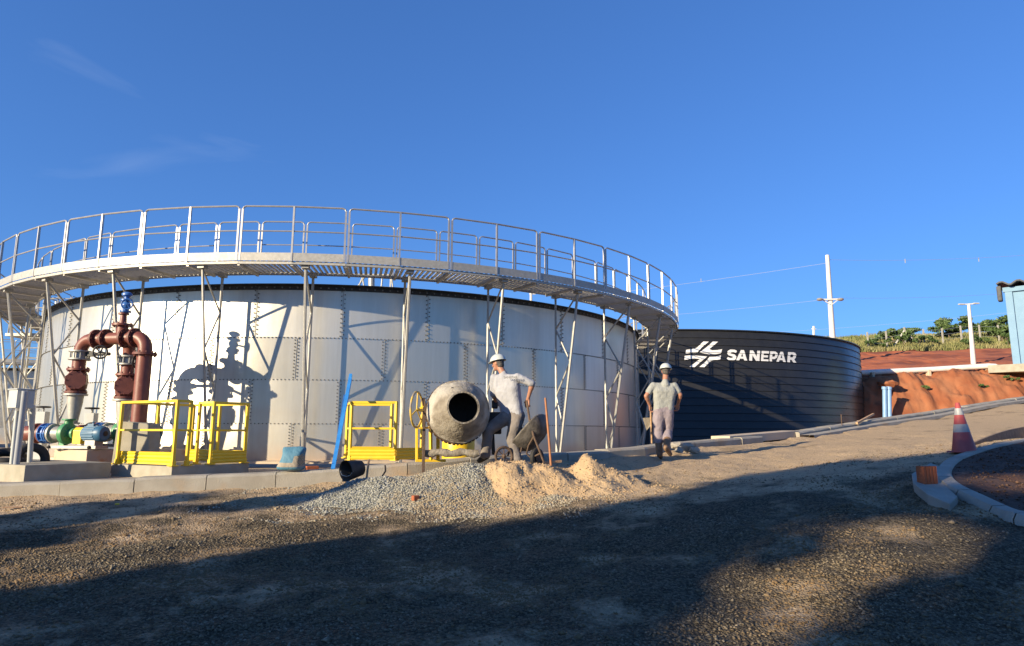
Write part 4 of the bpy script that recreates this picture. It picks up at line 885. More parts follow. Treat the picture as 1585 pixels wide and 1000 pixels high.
for i in range(3): mm.tube([wc, wc+(u_*math.cos(i*2.1+.4)+v_*math.sin(i*2.1+.4))*.27], .012, 6)
mm.tube([wc, P(657, 636, DX)], .022, 8); mm.build('tilting_wheel', m_ygr, t, smooth=True)
mm = M(); pts = [P(655+i*7.2, 701+1.5*math.sin(i*1.3), DX+.0) for i in range(13)]; mm.tube(pts, [.05+.018*((i*7) % 3)/2 for i in range(13)], 10); mm.build('axle_beam', m_cem, t, smooth=True)
mm = M(); mm.box(P(766, 655, DX+.62), (.22, .24, .36)); mm.box(P(766, 626, DX+.6), (.1, .2, .14)); mm.bar(P(762, 665, DX+.6), P(764, 704, DX+.6), .06, .06); mm.build('motor_housing', m_black, t, bevel=.02)
wh = P(780, 706, DX-.05); mm = M(); mm.torus(wh, V(.35, -.93, .0), .135, .022, 28, 8); mm.sph(wh, .035, 8); d_, u_, v_ = frame(V(.35, -.93, 0))
for i in range(8): mm.tube([wh, wh+(u_*math.cos(i*PI/4)+v_*math.sin(i*PI/4))*.13], .008, 5)
mm.build('wheel', m_rust, t, smooth=True)
# yellow drum standing behind the mixer
c = P(709, 717, 11.9); mm = M(); mm.lathe(c, (0, 0, 1), [(0, 0), (.28, 0), (.285, .02), (.285, .20), (.295, .21), (.285, .22), (.285, .5), (.27, .52), (0, .52)], 32); tag(mm.build('yellow_barrel', m_yel, org=c, smooth=True), 'short yellow barrel standing behind the mixer drum', 'barrel')

# ------------------------------------------------------------ wheelbarrow
t = thing('wheelbarrow', 'cement stained wheelbarrow tipped up beside the bending worker', 'wheelbarrow', P(832, 716, 10.75)); DWB = 10.8
tc_ = P(818, 668, DWB); nrm_t = nrm(V(-.62, .25, .62)); d_, u_, v_ = frame(nrm_t)
def ringpts(c, a, b, n=20, p=.6):
    o_ = []
    for i in range(n):
        t_ = 2*PI*i/n; ca, sa = math.cos(t_), math.sin(t_); o_.append(c+u_*a*math.copysign(abs(ca)**p, ca)+v_*b*math.copysign(abs(sa)**p, sa))
    return o_
lv_ = [(.02, .30, .36), (.0, .31, .37), (-.10, .27, .33), (-.20, .19, .24), (-.24, .10, .14), (-.225, .09, .13), (-.19, .175, .225), (-.09, .255, .315), (.01, .295, .355)]
v = []; 
for dz, a, b in lv_: v += ringpts(tc_+nrm_t*dz, a, b)
n_ = 20; mm = M(); mm.add(v, [(i*n_+j, i*n_+(j+1) % n_, (i+1)*n_+(j+1) % n_, (i+1)*n_+j) for i in range(len(lv_)-1) for j in range(n_)]+[tuple(4*n_+j for j in range(n_)), tuple(5*n_+j for j in range(n_))]); mm.build('tub', m_tub, t, smooth=True)
mm = M(); mm.tube([P(815, 620, 10.62), P(817, 632, 10.6), P(820, 652, 10.55), P(826, 675, 10.5), P(836, 700, 10.5), P(842, 716, 10.5)], .017, 8)
mm.tube([P(800, 640, 11.1), P(808, 665, 11.1), P(822, 690, 11.0), P(838, 712, 10.8)], .017, 8); mm.tube([P(826, 676, 10.5), P(818, 690, 10.55), P(815, 702, 10.6), P(822, 709, 10.6), P(836, 702, 10.5)], .014, 8)
mm.tube([P(793, 682, 10.7), P(786, 706, 10.65)], .014, 8); mm.tube([P(812, 672, 10.7), P(806, 700, 10.6)], .014, 8); mm.build('frame', m_rust, t, smooth=True)
wv = P(831, 708, 10.65); mm = M(); mm.torus(wv, V(.75, -.65, .0), .115, .038, 28, 8); tw = mm.build('tyre', m_rubber, t, smooth=True); mm = M(); mm.tube([wv-V(.03, -.026, 0), wv+V(.03, -.026, 0)], .07, 14); mm.build('rim', m_rust, tw)
# pole
a, b = P(853, 722, 10.35), P(844, 616, 10.5); mm = M(); mm.tube([a, (a+b)/2+V(.004, 0, 0), b], [.019, .018, .017], 10); tag(mm.build('wooden_pole', m_wred, org=a, smooth=True), 'orange brown wooden pole standing upright in the sand heap', 'pole')
c = P(836, 718, 10.7); mm = M(); mm.bar(P(815, 719, 10.6), P(868, 714, 10.9), .07, .04); tag(mm.build('timber', m_wood, org=c, bevel=.004), 'short pale timber lying behind the sand heap', 'timber')

# ------------------------------------------------------------ people
def remesh(o, vs, smooth=4):
    r = o.modifiers.new('r', 'REMESH'); r.mode = 'VOXEL'; r.voxel_size = vs; r.use_smooth_shade = True
    s = o.modifiers.new('s', 'SMOOTH'); s.iterations = smooth; s.factor = .5
class Cap(M):
    def limb(s, pts, rr, n=14):
        for (a, b, r1_, r2_) in zip(pts[:-1], pts[1:], rr[:-1], rr[1:]):
            a = np.array(a); b = np.array(b); s.tube([a, b], [r1_, r2_], n); s.sph(a, r1_, 12); s.sph(b, r2_, 12)
        return s
    def ell(s, c, r, axes=None):
        k = M(); k.sph((0, 0, 0), r, 18); v = k.v[0]
        if axes is not None: v = v @ np.array(axes)
        return s.add(v+np.array(c), k.f)
def hand(cp, wrist, palm_dir, side, curl, s=1.0):
    """palm with four curled fingers and a thumb. palm_dir: towards fingers, side: towards thumb, curl: towards palm face"""
    d, sd, cu = nrm(palm_dir), nrm(side), nrm(curl); w_ = np.array(wrist)
    k = w_+d*.085*s
    for i, off in enumerate((.032, .011, -.011, -.032)):
        cp.limb([w_+sd*off*.6*s, k+sd*off*s], [.017*s, .013*s], 8)
        L_ = (.040, .046, .043, .034)[i]*s; a = k+sd*off*s; b = a+nrm(d*.75+cu*.65)*L_; c = b+nrm(d*-.15+cu)*L_*.7; e = c+nrm(-d*.8+cu*.5)*L_*.5; cp.limb([a, b, c, e], [.0105*s, .0095*s, .009*s, .008*s], 8)
    a = w_+d*.02*s+sd*.028*s; b = a+nrm(d*.6+sd*.6+cu*.3)*.045*s; c = b+nrm(d*.5-sd*.1+cu*.8)*.035*s; cp.limb([a, b, c], [.014*s, .012*s, .010*s], 8)
def person(label, base, J, face, up_h, shirt_m, tr_m, boot_m, sleeve, gloves=None, hs=1.0, boots_h=None):
    """J: joints dict of world points"""
    t_ = nrm(J['neck']-J['pelvis']); lr = nrm(J['shr']-J['shl']); fw = nrm(face)
    b = Cap(); chest = J['pelvis']*.38+J['neck']*.62
    b.limb([J['pelvis'], chest, J['neck']], [.07, .08, .05])
    b.limb([J['neck']-t_*.03, J['head']-up_h*.02], [.058, .055])
    hd = J['head']; side = nrm(np.cross(fw, up_h)); fwd = nrm(fw)
    ax3 = [side, fwd, up_h]
    b.ell(hd, (.073, .092, .105), ax3); b.ell(hd+fwd*.035-up_h*.06, (.052, .055, .055), ax3)
    b.limb([hd+fwd*.088+up_h*.005, hd+fwd*.112-up_h*.028], [.010, .016], 8)                         # nose
    b.limb([hd+fwd*.086-up_h*.062-side*.02, hd+fwd*.086-up_h*.062+side*.02], [.009, .009], 6)       # lips
    b.ell(hd+fwd*.08-up_h*.1, (.022, .016, .016), ax3)                                              # chin
    for s_ in (-1, 1):
        b.ell(hd+side*s_*.074-fwd*.008-up_h*.012, (.011, .020, .032), ax3); b.ell(hd+fwd*.083+side*s_*.03+up_h*.022, (.022, .012, .008), ax3)
    for s_, S in ((-1, 'l'), (1, 'r')):
        b.limb([J['sh'+S], J['el'+S], J['wr'+S]], [.048, .042, .028]); b.limb([J['el'+S], J['el'+S]*.7+J['wr'+S]*.3], [.042, .044])
        hd_ = J['hd'+S]; hand(b, J['wr'+S], hd_[0], hd_[1], hd_[2], 1.08)
        b.limb([J['pelvis']+lr*s_*.09, J['kn'+S], J['an'+S]], [.06, .045, .036])
    body = b.build('person', m_skin, org=base, smooth=True); remesh(body, .0075, 3); tag(body, label, 'person')
    for s_ in (-1, 1):
        mm = M(); mm.sph(hd+fwd*.082+side*s_*.030+up_h*.008, .011, 8); mm.build('eye', m_black, body, smooth=True)
    # shirt
    c = Cap(); wst = J['pelvis']+t_*.02
    for o_ in np.linspace(-1, 1, 7):
        c.limb([J['pelvis']-t_*.02+lr*o_*.095, wst+t_*.12+lr*o_*.10, chest+lr*o_*.125, (J['shl']+J['shr'])/2+lr*o_*.135-t_*.015], [.102, .098, .112, .075])
    for S in 'lr':
        e = J['el'+S]; s0_ = J['sh'+S]; end = s0_+(e-s0_)*sleeve; c.limb([s0_*.9+chest*.1, s0_, end], [.072, .072, .064])
        if sleeve > .95:
            wr = J['wr'+S]; c.limb([e, e+(wr-e)*.12], [.066, .06])
    c.limb([J['neck']-t_*.09, J['neck']-t_*.02], [.095, .066])
    sh = c.build('shirt', shirt_m, body, smooth=True); remesh(sh, .012, 5)
    tx = bpy.data.textures.new('folds', 'CLOUDS'); tx.noise_scale = .13; dm = sh.modifiers.new('d', 'DISPLACE'); dm.texture = tx; dm.strength = .020; dm.mid_level = .5
    # trousers
    c = Cap()
    for o_ in np.linspace(-1, 1, 5): c.limb([J['pelvis']+lr*o_*.075-t_*.10, J['pelvis']+lr*o_*.085+t_*.035], [.105, .10])
    for s_, S in ((-1, 'l'), (1, 'r')):
        hp = J['pelvis']+lr*s_*.085-t_*.04; k = J['kn'+S]; a_ = J['an'+S]; mid = (hp+k)/2; e_ = k+(a_-k)*(boots_h if boots_h else .93)
        c.limb([hp, mid, k, (k+a_)/2 if not boots_h else k+(e_-k)*.5, e_], [.118, .110, .092, .084 if not boots_h else .092, .080 if not boots_h else .088])
    tr = c.build('trousers', tr_m, body, smooth=True); remesh(tr, .012, 5)
    tx = bpy.data.textures.new('folds', 'CLOUDS'); tx.noise_scale = .11; dm = tr.modifiers.new('d', 'DISPLACE'); dm.texture = tx; dm.strength = .022; dm.mid_level = .5
    for S in 'lr':
        c = Cap(); a_ = J['an'+S]; ft = J['ft'+S]; k = J['kn'+S]
        top_ = k+(a_-k)*(boots_h-.06) if boots_h else k+(a_-k)*.80
        c.limb([top_, a_], [.075 if boots_h else .05, .060 if boots_h else .052]); c.limb([a_-nrm(ft-a_)*.02, a_*.35+ft*.65, ft], [.055, .048, .042])
        bo = c.build('boot', boot_m, body, smooth=True); remesh(bo, .012, 2)
    # hair + helmet
    mm = Cap(); mm.ell(hd-fwd*.018+up_h*.012, (.078, .088, .100), ax3); mm.ell(hd-fwd*.040-up_h*.045, (.064, .060, .060), ax3); hr_ = mm.build('hair', m_hair, body, smooth=True)
    mm = M(); cap_c = hd+up_h*.040-fwd*.004; V0 = []; ns = 32; rings = []
    for i in range(9):
        th = PI/2*i/8; rings.append((math.sin(th), math.cos(th)))
    for r_, z_ in rings:
        for j in range(ns):
            a = 2*PI*j/ns; rd = 1+.03*(abs(math.sin(a)) < .25)*(r_ < .9); V0.append(cap_c+side*math.cos(a)*.108*r_+fwd*math.sin(a)*.130*r_+up_h*(.105*z_*rd))
    for j in range(ns):
        a = 2*PI*j/ns; br = .012+.045*max(0, math.sin(a))**2; V0.append(cap_c+side*math.cos(a)*(.108+.014)+fwd*math.sin(a)*(.130+br)-up_h*.012)
    F = [(i*ns+j, i*ns+(j+1) % ns, (i+1)*ns+(j+1) % ns, (i+1)*ns+j) for i in range(9) for j in range(ns)]
    mm.add(V0, F); he = mm.build('hard_hat', m_hat, body, smooth=True); so_ = he.modifiers.new('so', 'SOLIDIFY'); so_.thickness = .006; so_.offset = 1
    return body
D1 = 10.75
J = dict(pelvis=P(793, 640, D1), neck=P(779, 577, D1+.05), head=P(771, 562, D1+.10), shl=P(765, 585, D1+.12), shr=P(801, 584, D1-.08), ell=P(764, 611, D1+.20), wrl=P(768, 622, D1+.38),
         elr=P(824, 594, D1-.12), wrr=P(817, 618, D1-.02), knl=P(756, 666, D1+.0), anl=P(751, 707, D1+.05), ftl=P(742, 713, D1+.12), knr=P(792, 678, D1-.05), anr=P(801, 714, D1-.1), ftr=P(799, 722, D1+.08),
         hdl=(V(.0, .9, -.2), V(.3, .3, .8), V(.9, 0, -.1)), hdr=(V(-.1, .15, -1), V(-.8, .5, 0), V(.3, .8, 0)))
w1 = person('man in a grey hard hat, pale shirt and grey trousers bending towards the mixer', J['anl']*V(1, 1, 0)+V(0, 0, J['anl'][2]-.08), J, V(-.78, .55, -.18), nrm(V(-.16, .12, 1)), m_shirt1, m_tr1, m_rubber, .95)
q0 = P(782, 586, D1-.16)
text_mesh('SANEPAR', q0+V(-.02, -.02, .0), nrm(V(.9, -.35, -.02)), V(-.15, 0, 1), .055, m_black, 'shirt_print', w1, .015, .004)
D2 = 13.1
J = dict(pelvis=P(1027, 634, D2), neck=P(1030, 589, D2-.02), head=P(1030.5, 574, D2+.05), shl=P(1011, 597, D2), shr=P(1044, 597, D2), ell=P(1000, 613, D2-.05), wrl=P(1006, 628, D2+.08),
         elr=P(1053, 611, D2-.02), wrr=P(1049.5, 626, D2+.15), knl=P(1018, 668, D2-.02), anl=P(1021, 704, D2-.1), ftl=P(1022.5, 707, D2+.1), knr=P(1034, 667, D2+.06), anr=P(1031.5, 694, D2-.30), ftr=P(1037.5, 703, D2-.18),
         hdl=(V(.15, .35, -.9), V(.5, .7, .2), V(.5, -.2, -.1)), hdr=(V(-.1, .35, -.9), V(-.5, .7, .2), V(-.5, -.2, -.1)))
w2 = person('man seen from behind in a grey hard hat, grey T-shirt and brown rubber boots', J['anl']*V(1, 1, 0)+V(0, 0, J['anl'][2]-.08), J, V(.15, .98, -.15), nrm(V(.0, .05, 1)), m_shirt2, m_tr2, m_boot, .62, boots_h=.42)
t = thing('shovel', 'square shovel held low at the left side of the man walking away', 'shovel', P(1009, 686, D2+.3))
mm = M(); mm.tube([P(1007, 630, D2+.08), P(1009, 686, D2+.35)], .017, 8); mm.build('handle', m_wood, t, smooth=True)
mm = M(); mm.prism([P(995, 647, D2+.2), P(1009, 646, D2+.2), P(1008, 658, D2+.25), P(1001, 666, D2+.3)], (0, .02, 0)); mm.build('blade', m_bagp, t)

# ------------------------------------------------------------ drain, rubble, stakes by the kerb
a, b = P(1128, 677, 16.6), P(1236, 668, 18.9); t = thing('storm_drain', 'concrete storm drain with a dark slot opening in the far kerb', 'drain', (a+b)/2*V(1, 1, 0)+V(0, 0, a[2]-.2))
n_ = nrm(V(-(b-a)[1], (b-a)[0], 0)); up = V(0, 0, 1); a, b = a-up*.05, b-up*.05; mm = M(); mm.prism([q-up*.12 for q in (a-n_*.03, b-n_*.03, b+n_*.5, a+n_*.5)], up*.20); mm.build('cover_slab', m_conc_o, t, bevel=.01)
c0 = V(xa, ky(xa), kz(xa)); c1 = V(xb, ky(xb), kz(xb)); mm = M(); mm.prism([c0+n_*.6-up*.6, c1+n_*.6-up*.6, c1+n_*.6-up*.02, c0+n_*.6-up*.02], n_*.05); mm.prism([c0-up*.34, c1-up*.34, c1+n_*.6-up*.34, c0+n_*.6-up*.34], -up*.05); mm.build('chamber', m_black, t)  # chamber coloured black to stand for the shade inside the slot
for i, (px, py, d, s_) in enumerate(((1062, 692, 13.9, .16), (1052, 697, 13.6, .10), (1075, 697, 13.7, .12), (1046, 689, 14.2, .12))):
    c = P(px, py, d); mm = M(); mm.sph(c, (s_, s_*.8, s_*.6), 8); v = mm.v[0]; v += RNG.uniform(-.2, .2, v.shape)*s_
    tag(mm.build('rubble_chunk', m_kerb, org=c), ('largest grey concrete chunk beside the boots of the man seen from behind', 'small grey concrete chunk just right of the walking boots', 'flat grey concrete chunk at the right end of the rubble', 'grey concrete chunk lying up against the kerb')[i], 'rubble', 'broken concrete by the kerb')
a, b = P(1326, 655, 21.0), P(1352, 641, 22.6); mm = M(); mm.bar(a, b, .06, .06); tag(mm.build('timber', m_wood, org=a), 'thin timber leaning on the far kerb near the black tank', 'timber')
a = P(1303, 656, 20.5); mm = M(); mm.tube([a-V(0, 0, .2), a+V(0, 0, .28)], .015, 6); tag(mm.build('steel_stake', m_rust, org=a), 'short rusty steel stake standing by the far kerb', 'stake')

for i, (px, py, d, s_, m_, nm, lab) in enumerate(((145, 782, 9.0, (.10, .03, .012), m_wood, 'wood_chip', 'small pale wood chip on the gravel near the left pad edge'), (182, 775, 9.2, (.05, .035, .02), m_yel, 'plastic_scrap', 'tiny yellow plastic scrap on the gravel near the left pad edge'), (20, 783, 9.1, (.22, .05, .018), m_wood, 'wood_chip', 'flat wood offcut on the gravel at the far left'))):
    c = P(px, py, d); c[2] = gz(c[0], c[1])+.02; mm = M(); mm.box(c, s_, [[.9, -.43, 0], [.43, .9, 0], [0, 0, 1]]); tag(mm.build(nm, m_, org=c, bevel=.003), lab, 'litter')
# ------------------------------------------------------------ planter with kerb ring, brick, cone, second kerb
rg_ = cr_spline(PLANT); mm = M(); v = []; kk = 6; inner = []
for i, p in enumerate(rg_):
    tg = nrm(rg_[min(i+1, len(rg_)-1)]-rg_[max(i-1, 0)]); n_ = nrm(V(tg[1], -tg[0], 0))     # towards inside
    if i % 9 == 0 and i: p = rg_[i-1]+tg*.012
    p = p+V(0, 0, .0); v += [p-n_*.05-up*.45, p-n_*.035-up*.06, p-up*.005, p+n_*.13, p+n_*.15-up*.02, p+n_*.15-up*.4]; inner.append(p+n_*.14)
f = [(i*kk+j, i*kk+j+1, (i+1)*kk+j+1, (i+1)*kk+j) for i in range(len(rg_)-1) for j in range(kk-1)]
f = [q for q in f if (q[0]//kk) % 9 != 8]; mm.add(v, f); nj = len(v); struct(mm.build('planter_kerb', m_kerb, smooth=True))
cen = P(1760, 735, 9.0); v = []; f = []; nr = 26; rg2 = np.random.default_rng(4)
inner = np.array(inner)
for i, p in enumerate(inner):
    for j in range(nr+1):
        t_ = j/nr; q = p*(1-t_)+cen*t_; z = q[2]-.03+.035*math.sin(min(t_*3, PI/2))+.030*float(fbm(np.array([q[0]*5]), np.array([q[1]*5]), 8, 4)[0])*min(1, t_*6); v.append((q[0], q[1], z))
for i in range(len(inner)-1):
    for j in range(nr): f.append((i*(nr+1)+j, (i+1)*(nr+1)+j, (i+1)*(nr+1)+j+1, i*(nr+1)+j+1))
mm = M(); mm.add(v, f); struct(mm.build('planter_soil', m_soil, smooth=True))
rgs = np.random.default_rng(12); cx_s, cy_s, cz_s = [], [], []
for _ in range(2600):
    i = rgs.integers(0, len(inner)-1); t_ = rgs.uniform(.02, .8); q = inner[i]*(1-t_)+cen*t_; cx_s.append(q[0]+rgs.uniform(-.1, .1)); cy_s.append(q[1]+rgs.uniform(-.1, .1)); cz_s.append(q[2]-.03+.035*math.sin(min(t_*3, PI/2))+.01)
stuff(stones('soil_clods', np.array(cx_s), np.array(cy_s), np.array(cz_s), .008+.02*rgs.uniform(0, 1, 2600)**3, m_soil2, 14))
# flat concrete apron outside the ring
q = [P(1411, 733, 8.2), P(1414, 748, 7.7), P(1436, 765, 7.3), P(1470, 780, 6.95), P(1482, 768, 7.2), P(1466, 756, 7.6), P(1452, 740, 8.0), P(1455, 722, 8.7), P(1440, 716, 8.9)]
q = [V(p[0], p[1], max(p[2], gz(p[0], p[1])+.03)) for p in q]; mm = M(); mm.prism([p-up*.12 for p in q], up*.12); struct(mm.build('concrete_apron', m_kerb, bevel=.01))
# second kerb ring beyond, built as a board with shade in its brown
bp_ = cr_spline([P(1498, 690, 11.3), P(1520, 680, 11.8), P(1550, 669, 12.6), P(1585, 661, 13.6), P(1680, 646, 15.5)], 6)
mm = M(); v = []
for i, p in enumerate(bp_):
    tg = nrm(bp_[min(i+1, len(bp_)-1)]-bp_[max(i-1, 0)]); n_ = nrm(V(tg[1], -tg[0], 0)); h_ = .06+.16*min(1, i/6); v += [p-up*h_, p, p-n_*.04, p-n_*.04-up*h_]
mm.add(v, [(i*4+j, (i+1)*4+j, (i+1)*4+(j+1) % 4, i*4+(j+1) % 4) for i in range(len(bp_)-1) for j in range(4)]+[(0, 1, 2, 3)]); tag(mm.build('kerb_board', m_kerbsh, org=bp_[0]), 'curved brown board standing in for the shaded second kerb behind the planter kerb and the cone', 'board')
# hollow brick on end
c = P(1436, 751, 7.75); t = None; mm = M(); uu = nrm(V(.95, .3, 0)); vv_ = nrm(V(-.3, .95, 0)); h_ = .21; w_, d_ = .19, .10
outl = []
for k in range(4):
    xx = -w_/2+w_*k/4
    outl += [(xx+.004, -d_/2), (xx+w_/4-.012, -d_/2), (xx+w_/4-.010, -d_/2+.008), (xx+w_/4-.002, -d_/2+.008)]
outl += [(w_/2, -d_/2), (w_/2, d_/2), (-w_/2, d_/2)]
mm.prism([c+uu*a_+vv_*b_ for a_, b_ in outl], up*h_)
for k in range(3): mm.box(c+uu*(-w_/3+w_/3*k)+up*(h_+.0005), (w_/4, d_*.7, .004), np.array([uu, vv_, up]).T, 1)  # black plates stand in for the shade inside the holes
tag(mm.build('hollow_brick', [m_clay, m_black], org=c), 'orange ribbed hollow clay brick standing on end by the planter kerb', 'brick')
# cone
c = P(1493, 700, 10.3); t = thing('traffic_cone', 'faded red traffic cone with two pale bands beside the planter', 'traffic cone', c); tilt = nrm(V(-.045, 0, 1))
def cr_(z): return .165-(.165-.028)*z/.74
mm = M(); mm.lathe(c, tilt, [(cr_(0), .015), (cr_(.74), .74), (.022, .745), (.02, .74)], 28); mm.build('body', m_cone, t, smooth=True)
for z0, z1 in ((.30, .42), (.56, .66)):
    mm = M(); mm.lathe(c, tilt, [(cr_(z0)+.003, z0), (cr_(z1)+.003, z1)], 28); mm.build('band', mat('pale_band', (.27, .28, .29), (.34, .35, .36), 9, .5), t, smooth=True)
mm = M(); mm.box(c+V(0, 0, .008), (.36, .36, .024), [[.8, -.6, 0], [.6, .8, 0], [0, 0, 1]]); mm.build('base', m_cone, t, bevel=.01)

# ------------------------------------------------------------ right background
t = thing('power_pole', 'tall pale concrete utility pole with double lamp arms behind the black tank', 'utility pole', P(1290, 560, 52)); pb, pt = P(1291, 565, 52), P(1280.5, 395, 52)
mm = M(); mm.tube([pb-V(0, 0, 2), pt], [.26, .15], 12); mm.build('shaft', m_pole, t, smooth=True)
mm = M(); mm.bar(P(1268, 464, 51.8), P(1302, 463, 51.8), .12, .12); mm.bar(P(1273, 464, 51.8), P(1285, 471, 51.8), .06, .06); mm.bar(P(1297, 464, 51.8), P(1288, 471, 51.8), .06, .06); mm.build('crossarm', m_pole, t)
for px in (1269, 1301):
    mm = M(); mm.sph(P(px, 463.5, 51.7), (.26, .2, .13), 12); mm.build('lamp_head', m_galv, t, smooth=True)
t = thing('lamp_post', 'pale double lamp post standing on the red terrace', 'lamp post', P(1507, 562, 48)); mm = M(); mm.tube([P(1507, 564, 48), P(1499.5, 471, 48)], [.17, .10], 12); mm.build('shaft', m_pole, t, smooth=True)
mm = M(); mm.bar(P(1488, 471.5, 48), P(1511, 470, 48), .09, .08); mm.build('crossarm', m_pole, t)
for px in (1488, 1511):
    mm = M(); mm.box(P(px, 471-(px-1488)*.06, 47.9), (.42, .16, .10)); mm.build('lamp_head', m_grey, t, bevel=.03)
def wire(pts, d0, d1, lab, r=.016, sag=0):
    n_ = 24; q = []
    for i in range(n_+1):
        t_ = i/n_; px = pts[0][0]+(pts[1][0]-pts[0][0])*t_; py = pts[0][1]+(pts[1][1]-pts[0][1])*t_+sag*4*t_*(1-t_); q.append(P(px, py, d0+(d1-d0)*t_))
    mm = M(); mm.tube(q, r, 5); tag(mm.build('power_line', m_wire, org=q[0]), lab, 'power line', 'power lines')
wire(((880, 462), (1281, 407)), 70, 52, 'power line sloping from the pole top down to the left', .012, 2); wire(((1281, 402), (1600, 394)), 52, 56, 'power line running right from the pole top', .012, 4)
wire(((930, 496), (1283, 463)), 66, 52, 'power line running left from the lamp arm', .009, 2); wire(((1287, 461), (1600, 451)), 52, 60, 'power line running right from the lamp arm', .009, 4)
wire(((1150, 517), (1560, 484)), 74, 62, 'lowest power line crossing behind the poles', .009, 3)
for i, (px, py) in enumerate(((1085, 434), (1401, 404), (1515, 402))):
    c = P(px, py, (62, 53, 55)[i]); mm = M(); mm.box(c, (.05, .05, .35)); tag(mm.build('wire_spacer', m_wire, org=c), ('small spacer on the power line left of the tall pole', 'small spacer on the upper power line, nearest right of the tall pole', 'small spacer on the upper power line above the lamp post')[i], 'wire spacer')
mm = M(); a = P(1260, 560, 90); mm.tube([a, P(1259.5, 505, 90)], .16, 8); mm.bar(P(1256, 509, 90), P(1263, 509, 90), .1, .1); tag(mm.build('far_pole', m_pole, org=a), 'tiny distant pole tip just above the black tank rim', 'utility pole')
mm = M(); a = P(822, 570, 80); mm.tube([a, P(822, 450, 80)], [.22, .15], 8); mm.bar(P(819, 455, 80), P(829, 455, 80), .1, .1); tag(mm.build('far_pole', m_pole, org=a), 'distant pole showing between the near tank rim and the walkway deck', 'utility pole')
# white pipe
t = thing('white_pipeline', 'long white pipe on short supports along the top of the cut bank', 'pipe', P(1335, 577, 37)); q = [P(1200, 586, 38), P(1335, 577, 37.4), P(1440, 572, 37.2), P(1530, 566.5, 37), P(1540, 567, 36.9), P(1547, 570, 36.8), P(1552, 578, 36.7)]
mm = M(); mm.tube(q, .15, 14); mm.build('pipe', m_whitep, t, smooth=True)
for px, py in ((1437, 576), (1525, 571), (1350, 580)):
    c = P(px, py, 37.2); mm = M(); mm.box(c-V(0, 0, .12), (.16, .3, .5)); mm.box(c-V(0, 0, .5), (.5, .5, .4)); mm.build('support', m_conc_o, t, bevel=.02)
for i, px in enumerate((1369, 1376)):
    a = P(px, 645, 34.2); mm = M(); mm.tube([a-V(0, 0, .4), P(px+.3, 602, 34.3)], .11, 14); mm.tube([P(px, 603, 34.3), P(px+.3, 599, 34.3)], .14, 14)
    tag(mm.build('blue_pipe', mat('pale_blue_pipe', (.16, .30, .52), (.2, .36, .58), 5, .5), org=a, smooth=True), ('left one of the two upright blue pipes in front of the cut bank', 'right one of the two upright blue pipes in front of the cut bank')[i], 'pipe', 'blue pipes at the bank')
for i, (px, py, d, s_) in enumerate(((1374, 594, 35.4, .42),)):
    c = P(px, py, d); mm = M(); mm.sph(c, (s_*1.2, s_, s_*.5), 10); v = mm.v[0]; v += RNG.uniform(-.14, .14, v.shape)*s_; tag(mm.build('boulder', m_bank, org=c), ('pale flat boulder resting above the upright blue pipes', 'pale boulder on the bank left of the upright blue pipes')[i], 'boulder')
# building
bl = P(1571, 566, 36.5); t = thing('blue_shed', 'light blue shed with a dark corrugated roof at the right edge', 'shed', bl); W_, D_, Hh = 7.0, 6.0, P(1558, 445, 36.5)[2]-bl[2]
mm = M(); c = bl+V(W_/2, D_/2, Hh/2); mm.box(c, (W_, D_, Hh)); mm.build('wall', m_lblue, t)
mm = M(); mm.box(bl+V(.10, -.02, Hh/2), (.34, .20, Hh-.02)); mm.box(bl+V(W_/2, -.06, Hh-.15), (W_+.3, .18, .26)); mm.build('pilaster', m_lblue, t, bevel=.01)
mm = M(); mm.box(bl+V(W_/2+.35, -.055, .55), (W_-.6, .12, 1.1)); mm.build('base_band', m_dblue, t)
mm = M(); v = []; nn = 60
for i in range(nn+1):
    for j in (0, 1):
        v.append((bl[0]-.35+(W_+.7)*i/nn, bl[1]-.55+(D_+1)*j, bl[2]+Hh+.12+.10*math.sin(i*PI/3)+.35*j))
mm.add(v, [(2*i, 2*i+2, 2*i+3, 2*i+1) for i in range(nn)]); rf = mm.build('roof', m_roof, t); so_ = rf.modifiers.new('s', 'SOLIDIFY'); so_.thickness = .08
mm = M(); v = []
for i in range(9):
    a = PI*i/8; v.append((bl[0]-.42, bl[1]-.3, bl[2]+Hh-.8+.9*(1-i/8)))
mm.box(bl+V(-.30, -.1, Hh-.35), (.22, .5, .85)); mm.build('gutter_end', m_roof, t, bevel=.06)
mm = M(); mm.box(bl+V(W_/2-.3, D_/2-.5, -.22), (W_+1.6, D_+1.6, .42)); mm.build('foundation', m_conc, t, bevel=.02)
t.rotation_euler = (0, 0, R(-41))
# fence on the ridge
t = thing('ridge_fence', 'wire fence with pale concrete posts along the grassy ridge', 'fence', P(1340, 540, 66)); wtop = []
for i in range(16):
    px = 1345+i*29; py = 547-i*1.6; d = 64.5+i*.2; b_ = P(px, py, d); b_[2] = hz(b_[0], b_[1])-.1; top_ = b_+V(0, 0, 1.75+.08*(i % 3)); mm = M(); mm.bar(b_, top_, .12, .12); mm.build('post', m_fpost, t); wtop.append(top_)
for k in range(3):
    mm = M(); mm.tube([q-V(0, 0, .15+.5*k) for q in wtop], .012, 4); mm.build('wire', m_wire, t)
mm = M(); q = wtop[2]; mm.bar(q-V(0, 0, .3), q+V(1.4, 0, -1.9), .10, .10); mm.bar(q-V(0, 0, .3), q+V(-1.2, 0, -1.9), .10, .10); mm.build('strut', m_pole, t)
